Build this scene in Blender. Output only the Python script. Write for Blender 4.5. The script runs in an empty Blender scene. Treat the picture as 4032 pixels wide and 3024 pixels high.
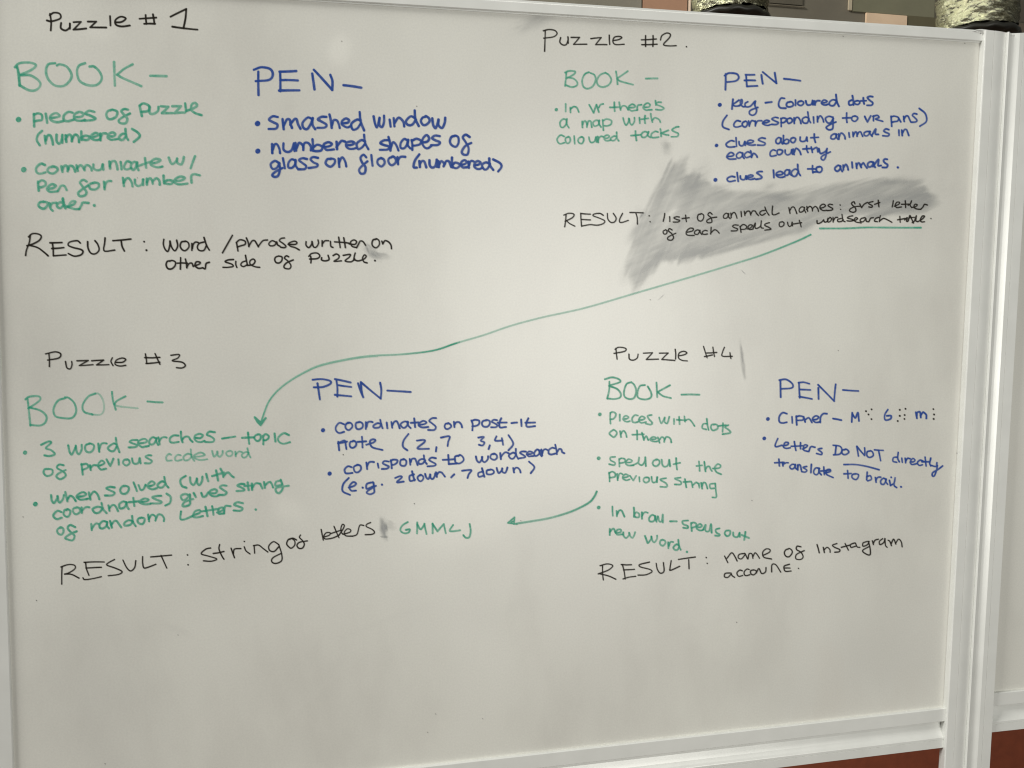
import bpy, bmesh, math, random
import numpy as np
from mathutils import Matrix, Vector

scene = bpy.context.scene
col = scene.collection
random.seed(7)
rng = np.random.default_rng(11)

# ------------------------------------------------------------------ camera (solved from the board's four corners)
FOC = 3300.0                       # focal length in pixels of the 4032 px wide picture
CX, CY = 2016.0, 1512.0
BW, TOPZ = 1.20, 1.95              # width of the board, height of its upper edge
_c = np.array([[-52, -74], [3860, 167], [3714, 2784], [63, 3195]], float) - (CX, CY)
_A = []
for (X, Y), (x, y) in zip([(0, 0), (1, 0), (1, 1), (0, 1)], _c):
    _A.append([X, Y, 1, 0, 0, 0, -x*X, -x*Y, -x]); _A.append([0, 0, 0, X, Y, 1, -y*X, -y*Y, -y])
_H = np.linalg.svd(np.array(_A))[2][-1].reshape(3, 3)
_M = np.diag([1/FOC, 1/FOC, 1]) @ _H
if _M[2, 2] < 0: _M = -_M
_a, _b, _t = _M.T
_s = np.linalg.norm(_a) / BW
_t = _t / _s
_a = _a/np.linalg.norm(_a); _b = _b/np.linalg.norm(_b)
_p = _a + _b; _q = _a - _b         # make the two directions exactly square
_p /= np.linalg.norm(_p); _q /= np.linalg.norm(_q)
_a = (_p + _q)/math.sqrt(2); _b = (_p - _q)/math.sqrt(2)
_n = np.cross(_a, _b)
R = np.array([_a, _n, -_b]).T      # world -> camera (x right, y down, z forward)
CAM = -R.T @ _t + np.array([0, 0, TOPZ])

def U(x, y, Y=0.0):
    """point of the vertical plane at depth Y that the photograph shows at pixel x, y"""
    d = R.T @ np.array([(x-CX)/FOC, (y-CY)/FOC, 1.0])
    k = (Y - CAM[1]) / d[1]
    return CAM + k*d
def UA(xs, ys, Y=0.0):
    d = np.stack([(xs-CX)/FOC, (ys-CY)/FOC, np.ones_like(xs)], -1) @ R
    k = (Y - CAM[1]) / d[..., 1]
    return CAM + d*k[..., None]

cd = bpy.data.cameras.new('camera'); cam = bpy.data.objects.new('camera', cd); col.objects.link(cam)
cd.sensor_width = 36; cd.lens = 36*FOC/4032; cd.clip_start = 0.01; cd.clip_end = 60
rw = R.T
m = Matrix(((rw[0][0], -rw[0][1], -rw[0][2], CAM[0]), (rw[1][0], -rw[1][1], -rw[1][2], CAM[1]), (rw[2][0], -rw[2][1], -rw[2][2], CAM[2]), (0, 0, 0, 1)))
cam.matrix_world = m
scene.camera = cam

# ------------------------------------------------------------------ light
w = bpy.data.worlds.new('World'); scene.world = w; w.use_nodes = True
w.node_tree.nodes['Background'].inputs[0].default_value = (0.84, 0.865, 0.82, 1)
w.node_tree.nodes['Background'].inputs[1].default_value = 0.19
def area(name, loc, target, size, power, color, sy=None):
    l = bpy.data.lights.new(name, 'AREA'); l.energy = power; l.color = color; l.shape = 'RECTANGLE'; l.size = size; l.size_y = sy or size
    o = bpy.data.objects.new(name, l); col.objects.link(o); o.location = loc
    o.rotation_euler = (Vector(target)-Vector(loc)).to_track_quat('-Z', 'Y').to_euler()
    return o
area('window_light', (-3.3, -1.25, 4.3), (0.6, 0.0, 1.5), 1.5, 240, (1.0, 0.982, 0.935), 1.5)
area('glow_fill_light', (1.28, -2.3, 1.48), (0.6, 0, 1.5), 1.15, 30, (1.0, 0.982, 0.925), 1.5)  # unseen fill added behind the camera for the board's central glow
scene.view_settings.view_transform = 'Standard'; scene.view_settings.look = 'None'
scene.view_settings.exposure = 0.0; scene.view_settings.gamma = 1.0
scene.cycles.transparent_max_bounces = 16
scene.cycles.filter_width = 1.15

# ------------------------------------------------------------------ materials
def newmat(name):
    mt = bpy.data.materials.new(name); mt.use_nodes = True
    nt = mt.node_tree; return mt, nt, nt.nodes['Principled BSDF']
def noise(nt, scale, detail=4, rough=.55, vec=None, stretch=None):
    n = nt.nodes.new('ShaderNodeTexNoise'); n.inputs['Scale'].default_value = scale; n.inputs['Detail'].default_value = detail; n.inputs['Roughness'].default_value = rough
    g = nt.nodes.new('ShaderNodeNewGeometry'); src = g.outputs['Position']
    if stretch:
        mp = nt.nodes.new('ShaderNodeMapping'); mp.inputs['Scale'].default_value = stretch[:3]
        if len(stretch) > 3: mp.inputs['Rotation'].default_value = (0, stretch[3], 0)
        nt.links.new(src, mp.inputs[0]); src = mp.outputs[0]
    nt.links.new(src, n.inputs['Vector']); return n
def ramp(nt, fac, stops):
    r = nt.nodes.new('ShaderNodeValToRGB'); e = r.color_ramp.elements
    while len(e) < len(stops): e.new(.5)
    for i, (p, c) in enumerate(stops): e[i].position = p; e[i].color = (*c, 1)
    nt.links.new(fac, r.inputs[0]); return r
def bump(nt, bs, fac, strength, dist):
    b = nt.nodes.new('ShaderNodeBump'); b.inputs['Strength'].default_value = strength; b.inputs['Distance'].default_value = dist
    nt.links.new(fac, b.inputs['Height']); nt.links.new(b.outputs[0], bs.inputs['Normal'])
def mixc(nt, a, b, fac, mode='MULTIPLY'):
    x = nt.nodes.new('ShaderNodeMix'); x.data_type = 'RGBA'; x.blend_type = mode
    if isinstance(fac, float): x.inputs[0].default_value = fac
    else: nt.links.new(fac, x.inputs[0])
    nt.links.new(a, x.inputs[6]); nt.links.new(b, x.inputs[7]); return x.outputs[2]

def mat_board():
    mt, nt, b = newmat('whiteboard_enamel')
    big = noise(nt, 2.6, 3, .5)
    c1 = ramp(nt, big.outputs[0], [(.3, (.72, .71, .655)), (.7, (.79, .785, .72))])
    wipe = noise(nt, 5.0, 5, .6, stretch=(1.0, 1, .45, .5))
    c2 = ramp(nt, wipe.outputs[0], [(.34, (.90, .895, .89)), (.5, (.985, .985, .98)), (.6, (1, 1, 1)), (.75, (.97, .955, .945))])
    fine = noise(nt, 420, 2, .7)
    c3 = ramp(nt, fine.outputs[0], [(.3, (.925, .925, .93)), (.7, (1, 1, 1))])
    o = mixc(nt, c1.outputs[0], c2.outputs[0], 1.0); o = mixc(nt, o, c3.outputs[0], 1.0)
    at = nt.nodes.new('ShaderNodeAttribute'); at.attribute_name = 'wear_and_light'          # wiped and grimy patches, plus painted glare and light falloff
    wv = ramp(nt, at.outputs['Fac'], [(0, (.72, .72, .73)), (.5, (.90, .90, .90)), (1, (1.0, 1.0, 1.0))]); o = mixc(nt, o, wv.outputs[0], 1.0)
    nt.links.new(o, b.inputs['Base Color'])
    rr = nt.nodes.new('ShaderNodeMapRange'); rr.inputs[3].default_value = .32; rr.inputs[4].default_value = .40
    nt.links.new(wipe.outputs[0], rr.inputs[0]); nt.links.new(rr.outputs[0], b.inputs['Roughness'])
    b.inputs['Specular IOR Level'].default_value = 1.0
    bump(nt, b, fine.outputs[0], .12, .0004)
    return mt
def mat_alu():
    mt, nt, b = newmat('painted_aluminium')
    n = noise(nt, 26, 3, .5)
    c = ramp(nt, n.outputs[0], [(.3, (.69, .697, .665)), (.7, (.74, .747, .715))])
    nt.links.new(c.outputs[0], b.inputs['Base Color'])
    b.inputs['Roughness'].default_value = .34; b.inputs['Metallic'].default_value = .10; b.inputs['Specular IOR Level'].default_value = .7
    f = noise(nt, 500, 2, .6); bump(nt, b, f.outputs[0], .1, .0004)
    return mt
def mat_plain(name, color, rough=.6, var=.12, scale=30, metal=0, bumpd=0):
    mt, nt, b = newmat(name)
    n = noise(nt, scale, 4, .6)
    c = ramp(nt, n.outputs[0], [(.25, tuple(v*(1-var) for v in color)), (.75, tuple(min(1, v*(1+var)) for v in color))])
    nt.links.new(c.outputs[0], b.inputs['Base Color']); b.inputs['Roughness'].default_value = rough; b.inputs['Metallic'].default_value = metal
    if bumpd: bump(nt, b, n.outputs[0], .6, bumpd)
    return mt
def mat_ink(name, color, light, rough=.45, spec=.15):
    """marker film: the mesh attribute 'ink' says how much of it lies on the board"""
    mt, nt, b = newmat(name)
    a = nt.nodes.new('ShaderNodeAttribute'); a.attribute_name = 'ink'
    c = ramp(nt, a.outputs['Fac'], [(.35, light), (1.0, color)])
    nt.links.new(c.outputs[0], b.inputs['Base Color']); b.inputs['Roughness'].default_value = rough; b.inputs['Specular IOR Level'].default_value = spec
    tr = nt.nodes.new('ShaderNodeBsdfTransparent'); mx = nt.nodes.new('ShaderNodeMixShader')
    nt.links.new(a.outputs['Fac'], mx.inputs[0]); nt.links.new(tr.outputs[0], mx.inputs[1]); nt.links.new(b.outputs[0], mx.inputs[2])
    nt.links.new(mx.outputs[0], nt.nodes['Material Output'].inputs[0])
    return mt
M = dict(
    board=mat_board(), alu=mat_alu(),
    black=mat_ink('black_marker', (.011, .008, .004), (.02, .015, .01)),
    blue=mat_ink('blue_marker', (.010, .050, .27), (.02, .10, .44)),
    green=mat_ink('green_marker', (.006, .26, .15), (.03, .47, .31)),
    smear=mat_ink('eraser_smear', (.29, .296, .298), (.38, .39, .385), .40, .8),
    brown=mat_plain('dark_brown_paint', (.26, .062, .026), .75, .14, 40),
    floor=mat_plain('brown_carpet', (.06, .03, .02), .95, .2, 150),
    rubber=mat_plain('black_plastic', (.018, .017, .012), .45, .3, 20),
)

# ------------------------------------------------------------------ mesh helpers
def link(name, me, mt=None, parent=None, **props):
    o = bpy.data.objects.new(name, me); col.objects.link(o)
    if mt: me.materials.append(mt)
    if parent: o.parent = parent; o.matrix_parent_inverse = Matrix.Translation(parent.location).inverted()
    for k, v in props.items(): o[k] = v
    return o
def thing(name, loc, label, cat, group=None):
    o = bpy.data.objects.new(name, None); col.objects.link(o); o.location = loc; o['label'] = label; o['category'] = cat; o['kind'] = 'thing'
    if group: o['group'] = group
    return o
def mesh(name, v, f, smooth=False):
    me = bpy.data.meshes.new(name); me.from_pydata([tuple(map(float, p)) for p in v], [], f); me.update()
    if smooth: me.polygons.foreach_set('use_smooth', [True]*len(me.polygons))
    bm = bmesh.new(); bm.from_mesh(me); bmesh.ops.recalc_face_normals(bm, faces=bm.faces); bm.to_mesh(me); bm.free()
    return me
def sweep(name, prof, p0, p1, out, smooth_from=None):
    """closed profile of (distance outward, depth) swept from p0 to p1"""
    p0 = np.array(p0); p1 = np.array(p1); out = np.array(out, float); out /= np.linalg.norm(out)
    v = [p + out*a + np.array([0, b, 0]) for p in (p0, p1) for a, b in prof]
    n = len(prof)
    f = [(i, (i+1) % n, n+(i+1) % n, n+i) for i in range(n)] + [tuple(range(n)), tuple(range(2*n-1, n-1, -1))]
    return mesh(name, v, f)
def box(name, x0, x1, y0, y1, z0, z1, bev=0):
    bm = bmesh.new(); bmesh.ops.create_cube(bm, size=1)
    for vt in bm.verts: vt.co = Vector(((x0+x1)/2+vt.co.x*(x1-x0), (y0+y1)/2+vt.co.y*(y1-y0), (z0+z1)/2+vt.co.z*(z1-z0)))
    if bev: bmesh.ops.bevel(bm, geom=bm.edges[:], offset=bev, segments=2, affect='EDGES')
    me = bpy.data.meshes.new(name); bm.to_mesh(me); bm.free(); return me
def arc(n, a0, a1, cx, cy, rx, ry):
    return [(cx+rx*math.cos(a0+(a1-a0)*i/n), cy+ry*math.sin(a0+(a1-a0)*i/n)) for i in range(n+1)]
# ------------------------------------------------------------------ handwriting data
# each row: (label, ink, stroke width, strength, x origin, y origin, scale, strokes)
#   ~ smooth stroke, / straight stroke, a:x0,y0,x1,y1 a letter form fitted to a box, . dot, * bullet
GLY = {
 'a': ["~.8,.12 .4,0 .05,.4 .1,.88 .42,.95 .7,.6 .78,.08", "~.78,.08 .8,.6 1,1"],
 'b': ["~.05,0 .08,.5 .1,.95", "~.1,.75 .5,.48 .98,.62 .9,.92 .5,1 .1,.9"],
 'c': ["~.95,.12 .5,0 .08,.4 .1,.85 .45,1 1,.88"],
 'd': ["~.74,.5 .4,.42 .02,.68 .15,.97 .5,.95 .78,.6", "~.7,0 .78,.6 1,1"],
 'e': ["~.08,.58 .6,.5 .82,.22 .5,0 .12,.25 .02,.65 .3,.97 .65,1 1,.9"],
 'f': ["~.85,.1 .5,0 .22,.14 .45,.4 .78,.68 .65,.97 .25,1 .05,.8 .4,.55 1,.38"],
 'g': ["~.72,.1 .35,0 .03,.2 .15,.48 .5,.46 .72,.15", "~.72,.08 .8,.5 .68,.88 .35,1 .12,.85 .35,.65 1,.42"],
 'h': ["~0,0 .1,.5 .16,1", "~.15,.85 .4,.48 .65,.48 .85,.75 1,1"],
 'k': ["~0,0 .05,.5 .1,1", "/.9,.2 .1,.6", "~.1,.58 .5,.8 1,.9"],
 'm': ["~0,.08 .06,1", "~.05,.65 .2,.12 .36,.1 .46,.5 .48,.9", "~.48,.6 .64,.08 .8,.1 .92,.5 1,1"],
 'n': ["~0,.08 .1,1", "~.1,.6 .35,.08 .65,.05 .88,.5 1,1"],
 'o': ["~.55,.02 .15,.15 0,.55 .2,.93 .6,1 .97,.65 .95,.2 .6,0 .42,.06"],
 'p': ["~.02,.08 .06,.5 .1,1", "~.04,.15 .45,0 .95,.15 .9,.45 .5,.58 .08,.6"],
 'r': ["~0,.08 .08,1", "~.08,.7 .35,.18 .65,.02 1,.08"],
 's': ["~.95,.05 .45,.02 .12,.25 .5,.48 .95,.72 .75,.97 0,1"],
 't': ["~.48,0 .5,.5 .58,1", "/0,.5 1,.42"],
 'u': ["~0,.05 .05,.7 .35,1 .75,.8 .95,.05", "~.95,.05 1,.9"],
 'v': ["/0,0 .5,1 1,0"],
 'w': ["~0,.05 .08,.7 .25,1 .45,.5 .5,.15", "~.5,.15 .55,.75 .75,.98 .95,.5 1,.0"],
}
K, B, G, F = 'black', 'blue', 'green', 'green'
INK = [
# ---- puzzle 1
("black heading Puzzle # 1", K, 9, .93, 0, 0, 2.212, "~435,120 445,190 442,265 ~433,132 470,110 520,120 524,160 450,185 408,178 ~532,200 530,245 570,265 605,240 608,205 ~608,205 608,250 /640,193 705,190 640,258 750,248 /765,188 838,188 785,238 925,240 /958,140 962,222 ~1005,195 1060,190 1095,160 1050,145 1005,175 1010,215 1060,230 1130,222 /1215,163 1360,153 /1255,207 1350,207 /1268,130 1275,207 /1332,125 1345,207 /1485,145 1622,78 ~1622,78 1615,160 1598,245 /1500,232 1720,258"),
("large green heading BOOK on the left of puzzle 1", G, 11, .7, 0, 0, 2.212, "~130,585 170,550 260,545 312,568 270,610 180,650 ~148,585 165,650 168,745 ~150,582 160,650 172,740 ~180,655 260,655 335,700 350,745 310,785 250,785 175,745 ~480,550 420,560 400,620 420,690 480,745 560,745 615,690 620,640 580,580 520,560 495,570 ~740,550 690,570 670,620 690,700 760,740 840,740 885,690 870,630 820,580 780,580 /993,540 1000,745 ~1155,560 1080,600 1020,650 ~1020,650 1070,680 1230,750 /1308,660 1450,663"),
("green line pieces of puzzle", G, 11, .78, 0, 400, 2.212, "*:160,157 p:290,98,370,215 /398,105 410,185 e:430,100,545,175 c:550,85,640,170 e:640,90,740,165 s:735,80,830,165 o:925,70,1020,155 f:1030,60,1130,190 ~1215,35 1225,80 1235,125 ~1215,35 1250,15 1300,40 1290,80 1235,90 ~1300,45 1305,100 1340,105 1375,80 1380,45 /1400,40 1465,45 1410,100 1500,100 /1500,40 1575,40 1520,100 1610,95 /1612,15 1620,85 ~1625,80 1680,60 1715,35 1700,12 1670,25 1665,70 1700,100 1755,118"),
("green line (numbered) on the left", G, 11, .8, 0, 400, 2.212, "~365,255 330,290 320,335 345,380 n:388,290,462,370 u:490,285,545,365 m:565,285,690,350 b:705,260,780,335 e:790,270,870,335 r:872,270,925,335 e:935,270,1025,330 d:1035,240,1115,335 ~1150,238 1200,270 1215,305 1165,350"),
("green line Communicate w/", G, 11, .74, 0, 400, 2.212, "*:205,593 c:310,540,400,625 o:415,565,500,625 m:535,555,655,612 m:665,550,800,602 u:810,545,900,598 n:950,518,1025,590 /1050,525 1058,590 c:1075,520,1140,590 a:1140,525,1205,595 /1262,490 1272,575 /1205,560 1320,520 e:1310,495,1410,570 w:1470,485,1605,548 /1698,475 1660,580"),
("green line Pen for number", G, 11, .74, 0, 400, 2.212, "p:330,690,400,780 e:410,720,500,785 ~505,775 530,735 560,735 580,770 f:675,680,770,825 o:775,705,860,765 r:905,690,970,760 n:1070,665,1150,735 u:1175,675,1250,732 m:1270,665,1395,722 b:1420,645,1505,718 e:1510,650,1630,722 ~1668,705 1665,650 1690,632 1740,642"),
("green line order.", G, 11, .78, 0, 400, 2.212, "o:335,870,415,930 ~430,885 440,930 458,950 ~435,915 455,885 490,880 d:495,845,570,930 ~545,850 560,900 600,920 ~590,915 640,895 655,870 620,872 600,915 650,935 690,935 ~690,935 710,900 720,880 770,882 .:820,903"),
("large blue heading PEN of puzzle 1", B, 11, .9, 900, 200, 2.0109, "~200,150 260,130 330,145 350,190 320,230 215,240 /235,165 237,350 /403,165 535,160 /408,165 410,320 /410,232 548,235 /400,315 560,313 /662,180 680,305 /675,150 820,310 ~805,190 822,240 820,310 /910,272 1050,292"),
("blue line smashed window", B, 11, .88, 900, 200, 2.0109, "*:228,577 s:315,520,395,615 m:430,535,565,620 a:585,530,685,620 s:700,520,775,610 h:800,495,885,610 e:890,535,970,605 d:970,485,1070,625 w:1150,515,1235,605 /1275,545 1283,600 n:1305,530,1390,600 d:1405,470,1505,590 o:1525,520,1590,590 w:1610,530,1720,610"),
("blue line numbered shapes of", B, 11, .88, 900, 200, 2.0109, "*:230,795 n:340,735,410,810 u:435,730,520,800 m:530,725,655,790 b:660,700,740,795 e:745,725,835,785 r:850,715,925,780 e:925,715,1010,775 d:1010,665,1100,775 s:1195,705,1275,785 h:1270,680,1345,785 a:1355,700,1440,775 p:1450,695,1525,790 e:1530,670,1600,765 s:1600,670,1675,745 o:1755,670,1825,755 f:1840,665,1920,820"),
("blue line glass on floor (numbered)", B, 11, .86, 900, 200, 2.0109, "g:335,870,425,1000 /430,850 445,930 a:470,860,545,930 s:550,850,620,935 s:635,840,710,925 o:770,850,840,915 n:870,845,930,915 f:1030,830,1100,970 /1130,825 1140,910 o:1175,850,1235,910 o:1265,840,1325,905 r:1335,835,1395,895 ~1510,820 1475,870 1465,920 1490,925 n:1510,870,1565,920 u:1590,860,1650,925 m:1660,870,1760,920 b:1765,850,1830,925 e:1838,865,1895,925 r:1898,870,1940,925 e:1945,870,2005,935 d:2005,850,2090,940 ~2095,860 2150,890 2160,920 2135,955"),
("black word RESULT : with word below puzzle 1", K, 8, .93, 50, 850, 2.765, "~190,215 180,290 150,370 140,430 ~172,228 210,195 270,195 310,220 290,265 220,305 155,325 ~175,318 270,345 340,395 385,435 /405,293 535,290 ~432,300 440,360 442,435 /425,355 555,345 /442,435 580,425 ~735,295 700,270 620,285 605,320 660,345 740,365 765,390 740,425 670,438 605,410 ~815,280 820,350 850,405 900,412 940,370 925,310 895,270 ~1005,240 1000,300 990,360 1010,385 1110,372 /1090,270 1285,252 ~1180,265 1190,330 1215,382 .:1430,280 .:1455,373 ~1645,255 1640,310 1660,365 1690,385 1710,320 1712,275 ~1712,275 1730,340 1765,380 1795,330 1785,265 o:1825,270,1920,380 ~1950,300 1950,375 ~1955,355 1965,310 1990,285 2020,290 ~2080,285 2030,300 2010,340 2030,375 2080,375 2110,320 ~2082,235 2110,320 2140,372"),
("black word other", K, 8, .93, 50, 850, 2.765, "o:1668,485,1775,578 /1828,455 1825,580 ~1790,515 1840,512 1900,515 ~1880,470 1890,515 1895,565 ~1895,560 1920,520 1950,515 1965,550 ~1975,545 2030,525 2040,505 2000,500 1985,540 2020,570 2070,565 ~2070,565 2095,575 2105,520 2140,505"),
("black words /phrase written on", K, 7.5, .93, 800, 850, 2.765, "/318,212 210,402 ~362,290 372,340 378,382 ~360,290 400,260 455,275 455,310 410,325 370,340 ~470,240 490,290 497,335 ~497,330 530,275 560,270 580,300 600,335 ~600,335 610,318 650,270 700,262 ~790,285 750,270 715,300 730,325 775,320 800,285 ~800,285 810,315 835,330 ~885,240 850,245 830,270 870,300 900,330 885,345 845,342 ~925,310 1000,310 1020,290 990,275 930,300 950,330 1000,345 1045,370 ~1120,280 1120,320 1150,345 1180,310 1185,280 ~1185,280 1200,335 1230,340 1255,300 1250,262 ~1295,270 1295,330 ~1297,305 1325,272 1365,270 ~1385,278 1390,330 1412,343 /1475,232 1492,345 /1530,238 1548,345 ~1430,283 1540,290 1600,300 ~1590,305 1650,310 1670,280 1640,262 1605,285 1620,330 1670,345 ~1670,345 1690,310 1710,275 1740,280 1768,320 o:1835,250,1920,345 ~1945,275 1955,305 ~1955,305 1980,270 2020,285 2045,320 2050,357"),
("black words side of puzzle.", K, 7.5, .93, 800, 850, 2.765, "~330,475 270,480 240,500 310,525 325,550 270,560 215,560 ~355,495 355,530 367,562 ~465,490 425,505 410,535 440,552 480,530 ~460,430 470,480 480,530 ~480,540 540,530 565,495 545,470 510,490 515,530 570,555 615,560 o:778,435,860,512 ~930,445 905,435 885,460 920,490 955,540 940,575 890,570 880,545 910,510 980,480 ~1170,440 1175,475 1172,512 ~1150,440 1180,410 1240,405 1270,435 1240,465 1160,470 ~1290,455 1290,480 1330,490 1370,475 1360,430 ~1415,432 1450,415 1480,435 1470,465 1425,495 1505,490 ~1525,430 1600,420 1590,450 1545,490 1610,500 1650,470 ~1655,405 1645,440 1640,480 ~1650,480 1690,490 1750,470 1775,440 1755,425 1735,460 1750,500 1785,512 .:1870,487"),
# ---- puzzle 2
("black heading Puzzle #2.", K, 6.4, .92, 2100, 80, 3.16, "~148,130 145,250 140,385 ~125,130 190,115 265,125 295,165 250,205 130,222 ~340,215 330,270 365,305 410,300 432,240 430,205 ~430,205 434,285 /470,212 575,212 500,300 665,297 /715,228 845,215 775,302 915,302 /945,185 950,300 ~990,252 1060,240 1100,215 1070,200 1010,210 990,260 1020,300 1130,298 /1345,243 1530,232 /1350,303 1540,297 /1397,190 1397,325 /1490,190 1487,325 ~1582,245 1600,190 1660,158 1705,175 1690,220 1620,300 1690,318 1778,315 .:1905,328"),
("small green heading BOOK below the heading of puzzle 2", G, 8, .74, 2100, 80, 3.16, "~395,650 440,630 515,635 505,670 410,725 ~410,650 405,720 395,815 ~420,710 500,725 545,770 540,810 480,830 400,805 ~690,645 640,670 608,740 620,820 670,850 740,820 775,740 760,680 710,655 ~900,650 830,680 790,750 810,810 870,830 940,800 970,740 940,680 900,655 ~1028,635 1040,710 1048,795 /1175,632 1040,725 ~1045,730 1090,760 1240,800 /1400,725 1545,722"),
("green line In vr there's", G, 7.5, .8, 2100, 80, 3.16, "*:285,1112 /402,1038 402,1135 ~460,1085 462,1145 ~465,1100 500,1075 540,1085 565,1140 /695,1050 750,1150 785,1050 ~785,1050 815,1140 ~815,1085 835,1050 870,1040 /1008,1020 1012,1130 /952,1083 1065,1080 ~1068,1020 1085,1115 ~1085,1100 1110,1065 1150,1070 1180,1115 e:1180,1045,1290,1125 ~1290,1120 1300,1060 1345,1050 e:1370,1030,1475,1120 /1520,1000 1525,1055 ~1590,1020 1550,1020 1530,1045 1590,1070 1625,1095 1590,1115 1525,1110"),
("green line a map with", G, 7.5, .8, 2100, 80, 3.16, "a:325,1225,440,1335 m:610,1250,730,1330 a:740,1240,840,1325 p:860,1230,975,1370 w:1120,1210,1265,1305 /1320,1210 1325,1280 t:1340,1185,1430,1280 h:1460,1165,1585,1265"),
("green line Coloured tacks", G, 7.5, .82, 2100, 80, 3.16, "c:290,1430,390,1535 o:400,1450,460,1530 /508,1440 515,1535 o:555,1450,630,1530 u:690,1450,785,1520 r:800,1440,870,1520 e:880,1425,960,1500 d:965,1390,1060,1500 t:1215,1375,1330,1490 a:1340,1385,1450,1460 c:1460,1380,1560,1465 k:1580,1350,1685,1440 s:1720,1330,1810,1445"),
("blue heading PEN of puzzle 2", B, 8.5, .92, 2750, 250, 2.3284, "~250,95 250,160 248,240 ~240,110 280,88 350,95 370,130 340,160 260,170 /432,103 515,103 /437,103 445,210 /422,155 520,155 /445,210 540,205 /578,105 590,185 /590,78 715,180 /700,85 715,180 /785,140 935,158"),
("blue words - Coloured dots", B, 8.5, .88, 2750, 250, 2.3284, "*:195,380 /615,360 672,353 ~790,320 755,320 735,370 750,405 800,410 o:805,350,870,400 /890,335 890,385 o:910,345,965,385 u:985,340,1050,380 r:1065,340,1110,380 e:1125,335,1190,380 d:1195,285,1290,390 ~1405,335 1380,350 1385,380 1420,375 ~1412,295 1420,340 1422,380 o:1430,340,1480,375 t:1485,315,1540,370 s:1545,300,1600,385"),
("blue word Key", B, 8.3, .86, 2850, 360, 3.175, "/115,98 102,220 /190,108 118,158 ~110,172 150,184 200,178 ~190,178 226,150 228,106 212,106 208,150 235,188 270,190 ~300,128 266,152 275,190 330,185 385,128 ~395,122 388,170 410,230 395,280 355,298 320,275 335,235 425,200"),
("blue line (corresponding to VR pins)", B, 8, .88, 2750, 250, 2.3284, "~262,475 225,530 225,580 280,605 c:320,525,390,582 o:400,530,450,580 r:462,525,515,575 r:520,522,580,572 e:590,520,660,565 s:670,495,735,560 p:755,495,805,575 o:815,500,860,550 n:875,495,940,550 d:955,450,1030,545 /1055,490 1058,545 n:1090,480,1145,535 g:1165,480,1258,605 t:1320,460,1400,540 o:1405,480,1460,530 /1525,485 1550,535 1580,480 ~1605,480 1605,525 ~1600,485 1640,475 1655,495 1625,510 1690,530 p:1765,480,1835,575 ~1835,500 1855,535 n:1880,480,1945,535 s:1955,460,2005,540 ~2025,412 2080,460 2090,530 2030,575"),
("blue line clues about animals in", B, 8, .85, 2750, 250, 2.3284, "*:165,752 c:255,705,330,770 /345,680 350,760 u:370,715,430,755 e:440,700,520,750 s:540,680,615,750 a:710,680,770,735 b:775,660,830,735 o:845,680,890,725 u:930,675,1000,715 t:1030,650,1100,720 a:1215,645,1280,695 n:1285,640,1345,690 /1380,635 1385,675 m:1415,625,1505,670 a:1515,620,1590,665 ~1590,660 1625,600 1622,645 1650,650 s:1690,600,1750,665 /1838,610 1840,660 n:1865,605,1930,660"),
("blue line each country", B, 8, .85, 2750, 250, 2.3284, "e:260,815,340,880 a:345,815,420,870 c:420,810,475,860 h:480,800,540,860 c:655,790,710,850 o:720,790,770,835 u:795,790,860,835 n:870,780,935,835 t:960,755,1030,815 ~1035,765 1045,815 ~1045,790 1085,770 1095,810 ~1105,780 1120,825 1165,805 1180,780 ~1178,785 1165,860 1145,885 1125,870 1140,845 1210,810"),
("blue line clues lead to animals.", B, 8.5, .87, 2750, 250, 2.3284, "*:155,1068 c:262,1035,335,1080 /355,1000 365,1080 u:385,1030,440,1065 e:440,1020,515,1060 s:530,985,585,1060 /688,978 692,1045 e:710,990,790,1045 a:790,975,850,1025 d:850,930,935,1030 t:1005,935,1085,1000 ~1050,995 1090,992 o:1080,945,1135,995 a:1250,935,1320,990 n:1325,925,1375,975 /1408,905 1412,955 m:1445,910,1540,960 a:1550,900,1620,950 ~1600,945 1650,880 1648,935 1675,935 s:1690,875,1735,950 .:1828,952"),
("black word RESULT: beside the grey smear", K, 5.5, .9, 2200, 750, 2.765, "~80,265 75,330 65,395 ~55,268 110,248 165,258 150,295 70,335 ~80,325 120,360 175,388 /240,250 345,258 /240,250 250,390 /245,315 345,320 ~485,270 450,250 390,255 375,275 440,300 500,330 485,360 420,378 340,372 250,388 ~530,250 535,310 570,348 610,340 625,300 595,250 ~695,250 665,310 665,345 700,345 758,325 /775,240 920,243 ~840,245 855,300 857,365 .:985,275 .:995,340"),
("black line list of animal", K, 5.3, .92, 2200, 750, 2.765, "/1155,250 1138,335 /1208,285 1210,338 s:1245,285,1320,345 t:1340,270,1425,340 o:1510,255,1580,330 ~1670,258 1645,240 1625,265 1660,300 1665,345 1620,350 1615,325 1660,300 1720,290 a:1790,250,1865,305 n:1870,240,1940,298 /1985,230 1990,285 m:2020,220,2164,275 ~2249,215 2204,225 2189,250 2214,270 2249,250 ~2244,180 2264,230 2289,268 ~2329,170 2324,250 2349,265 2399,245"),
("black word names :", K, 5.3, .94, 2950, 750, 2.765, "n:435,180,515,248 a:540,180,620,238 m:625,170,755,228 e:770,150,840,218 s:850,150,912,215 .:990,158 .:995,205"),
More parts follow.
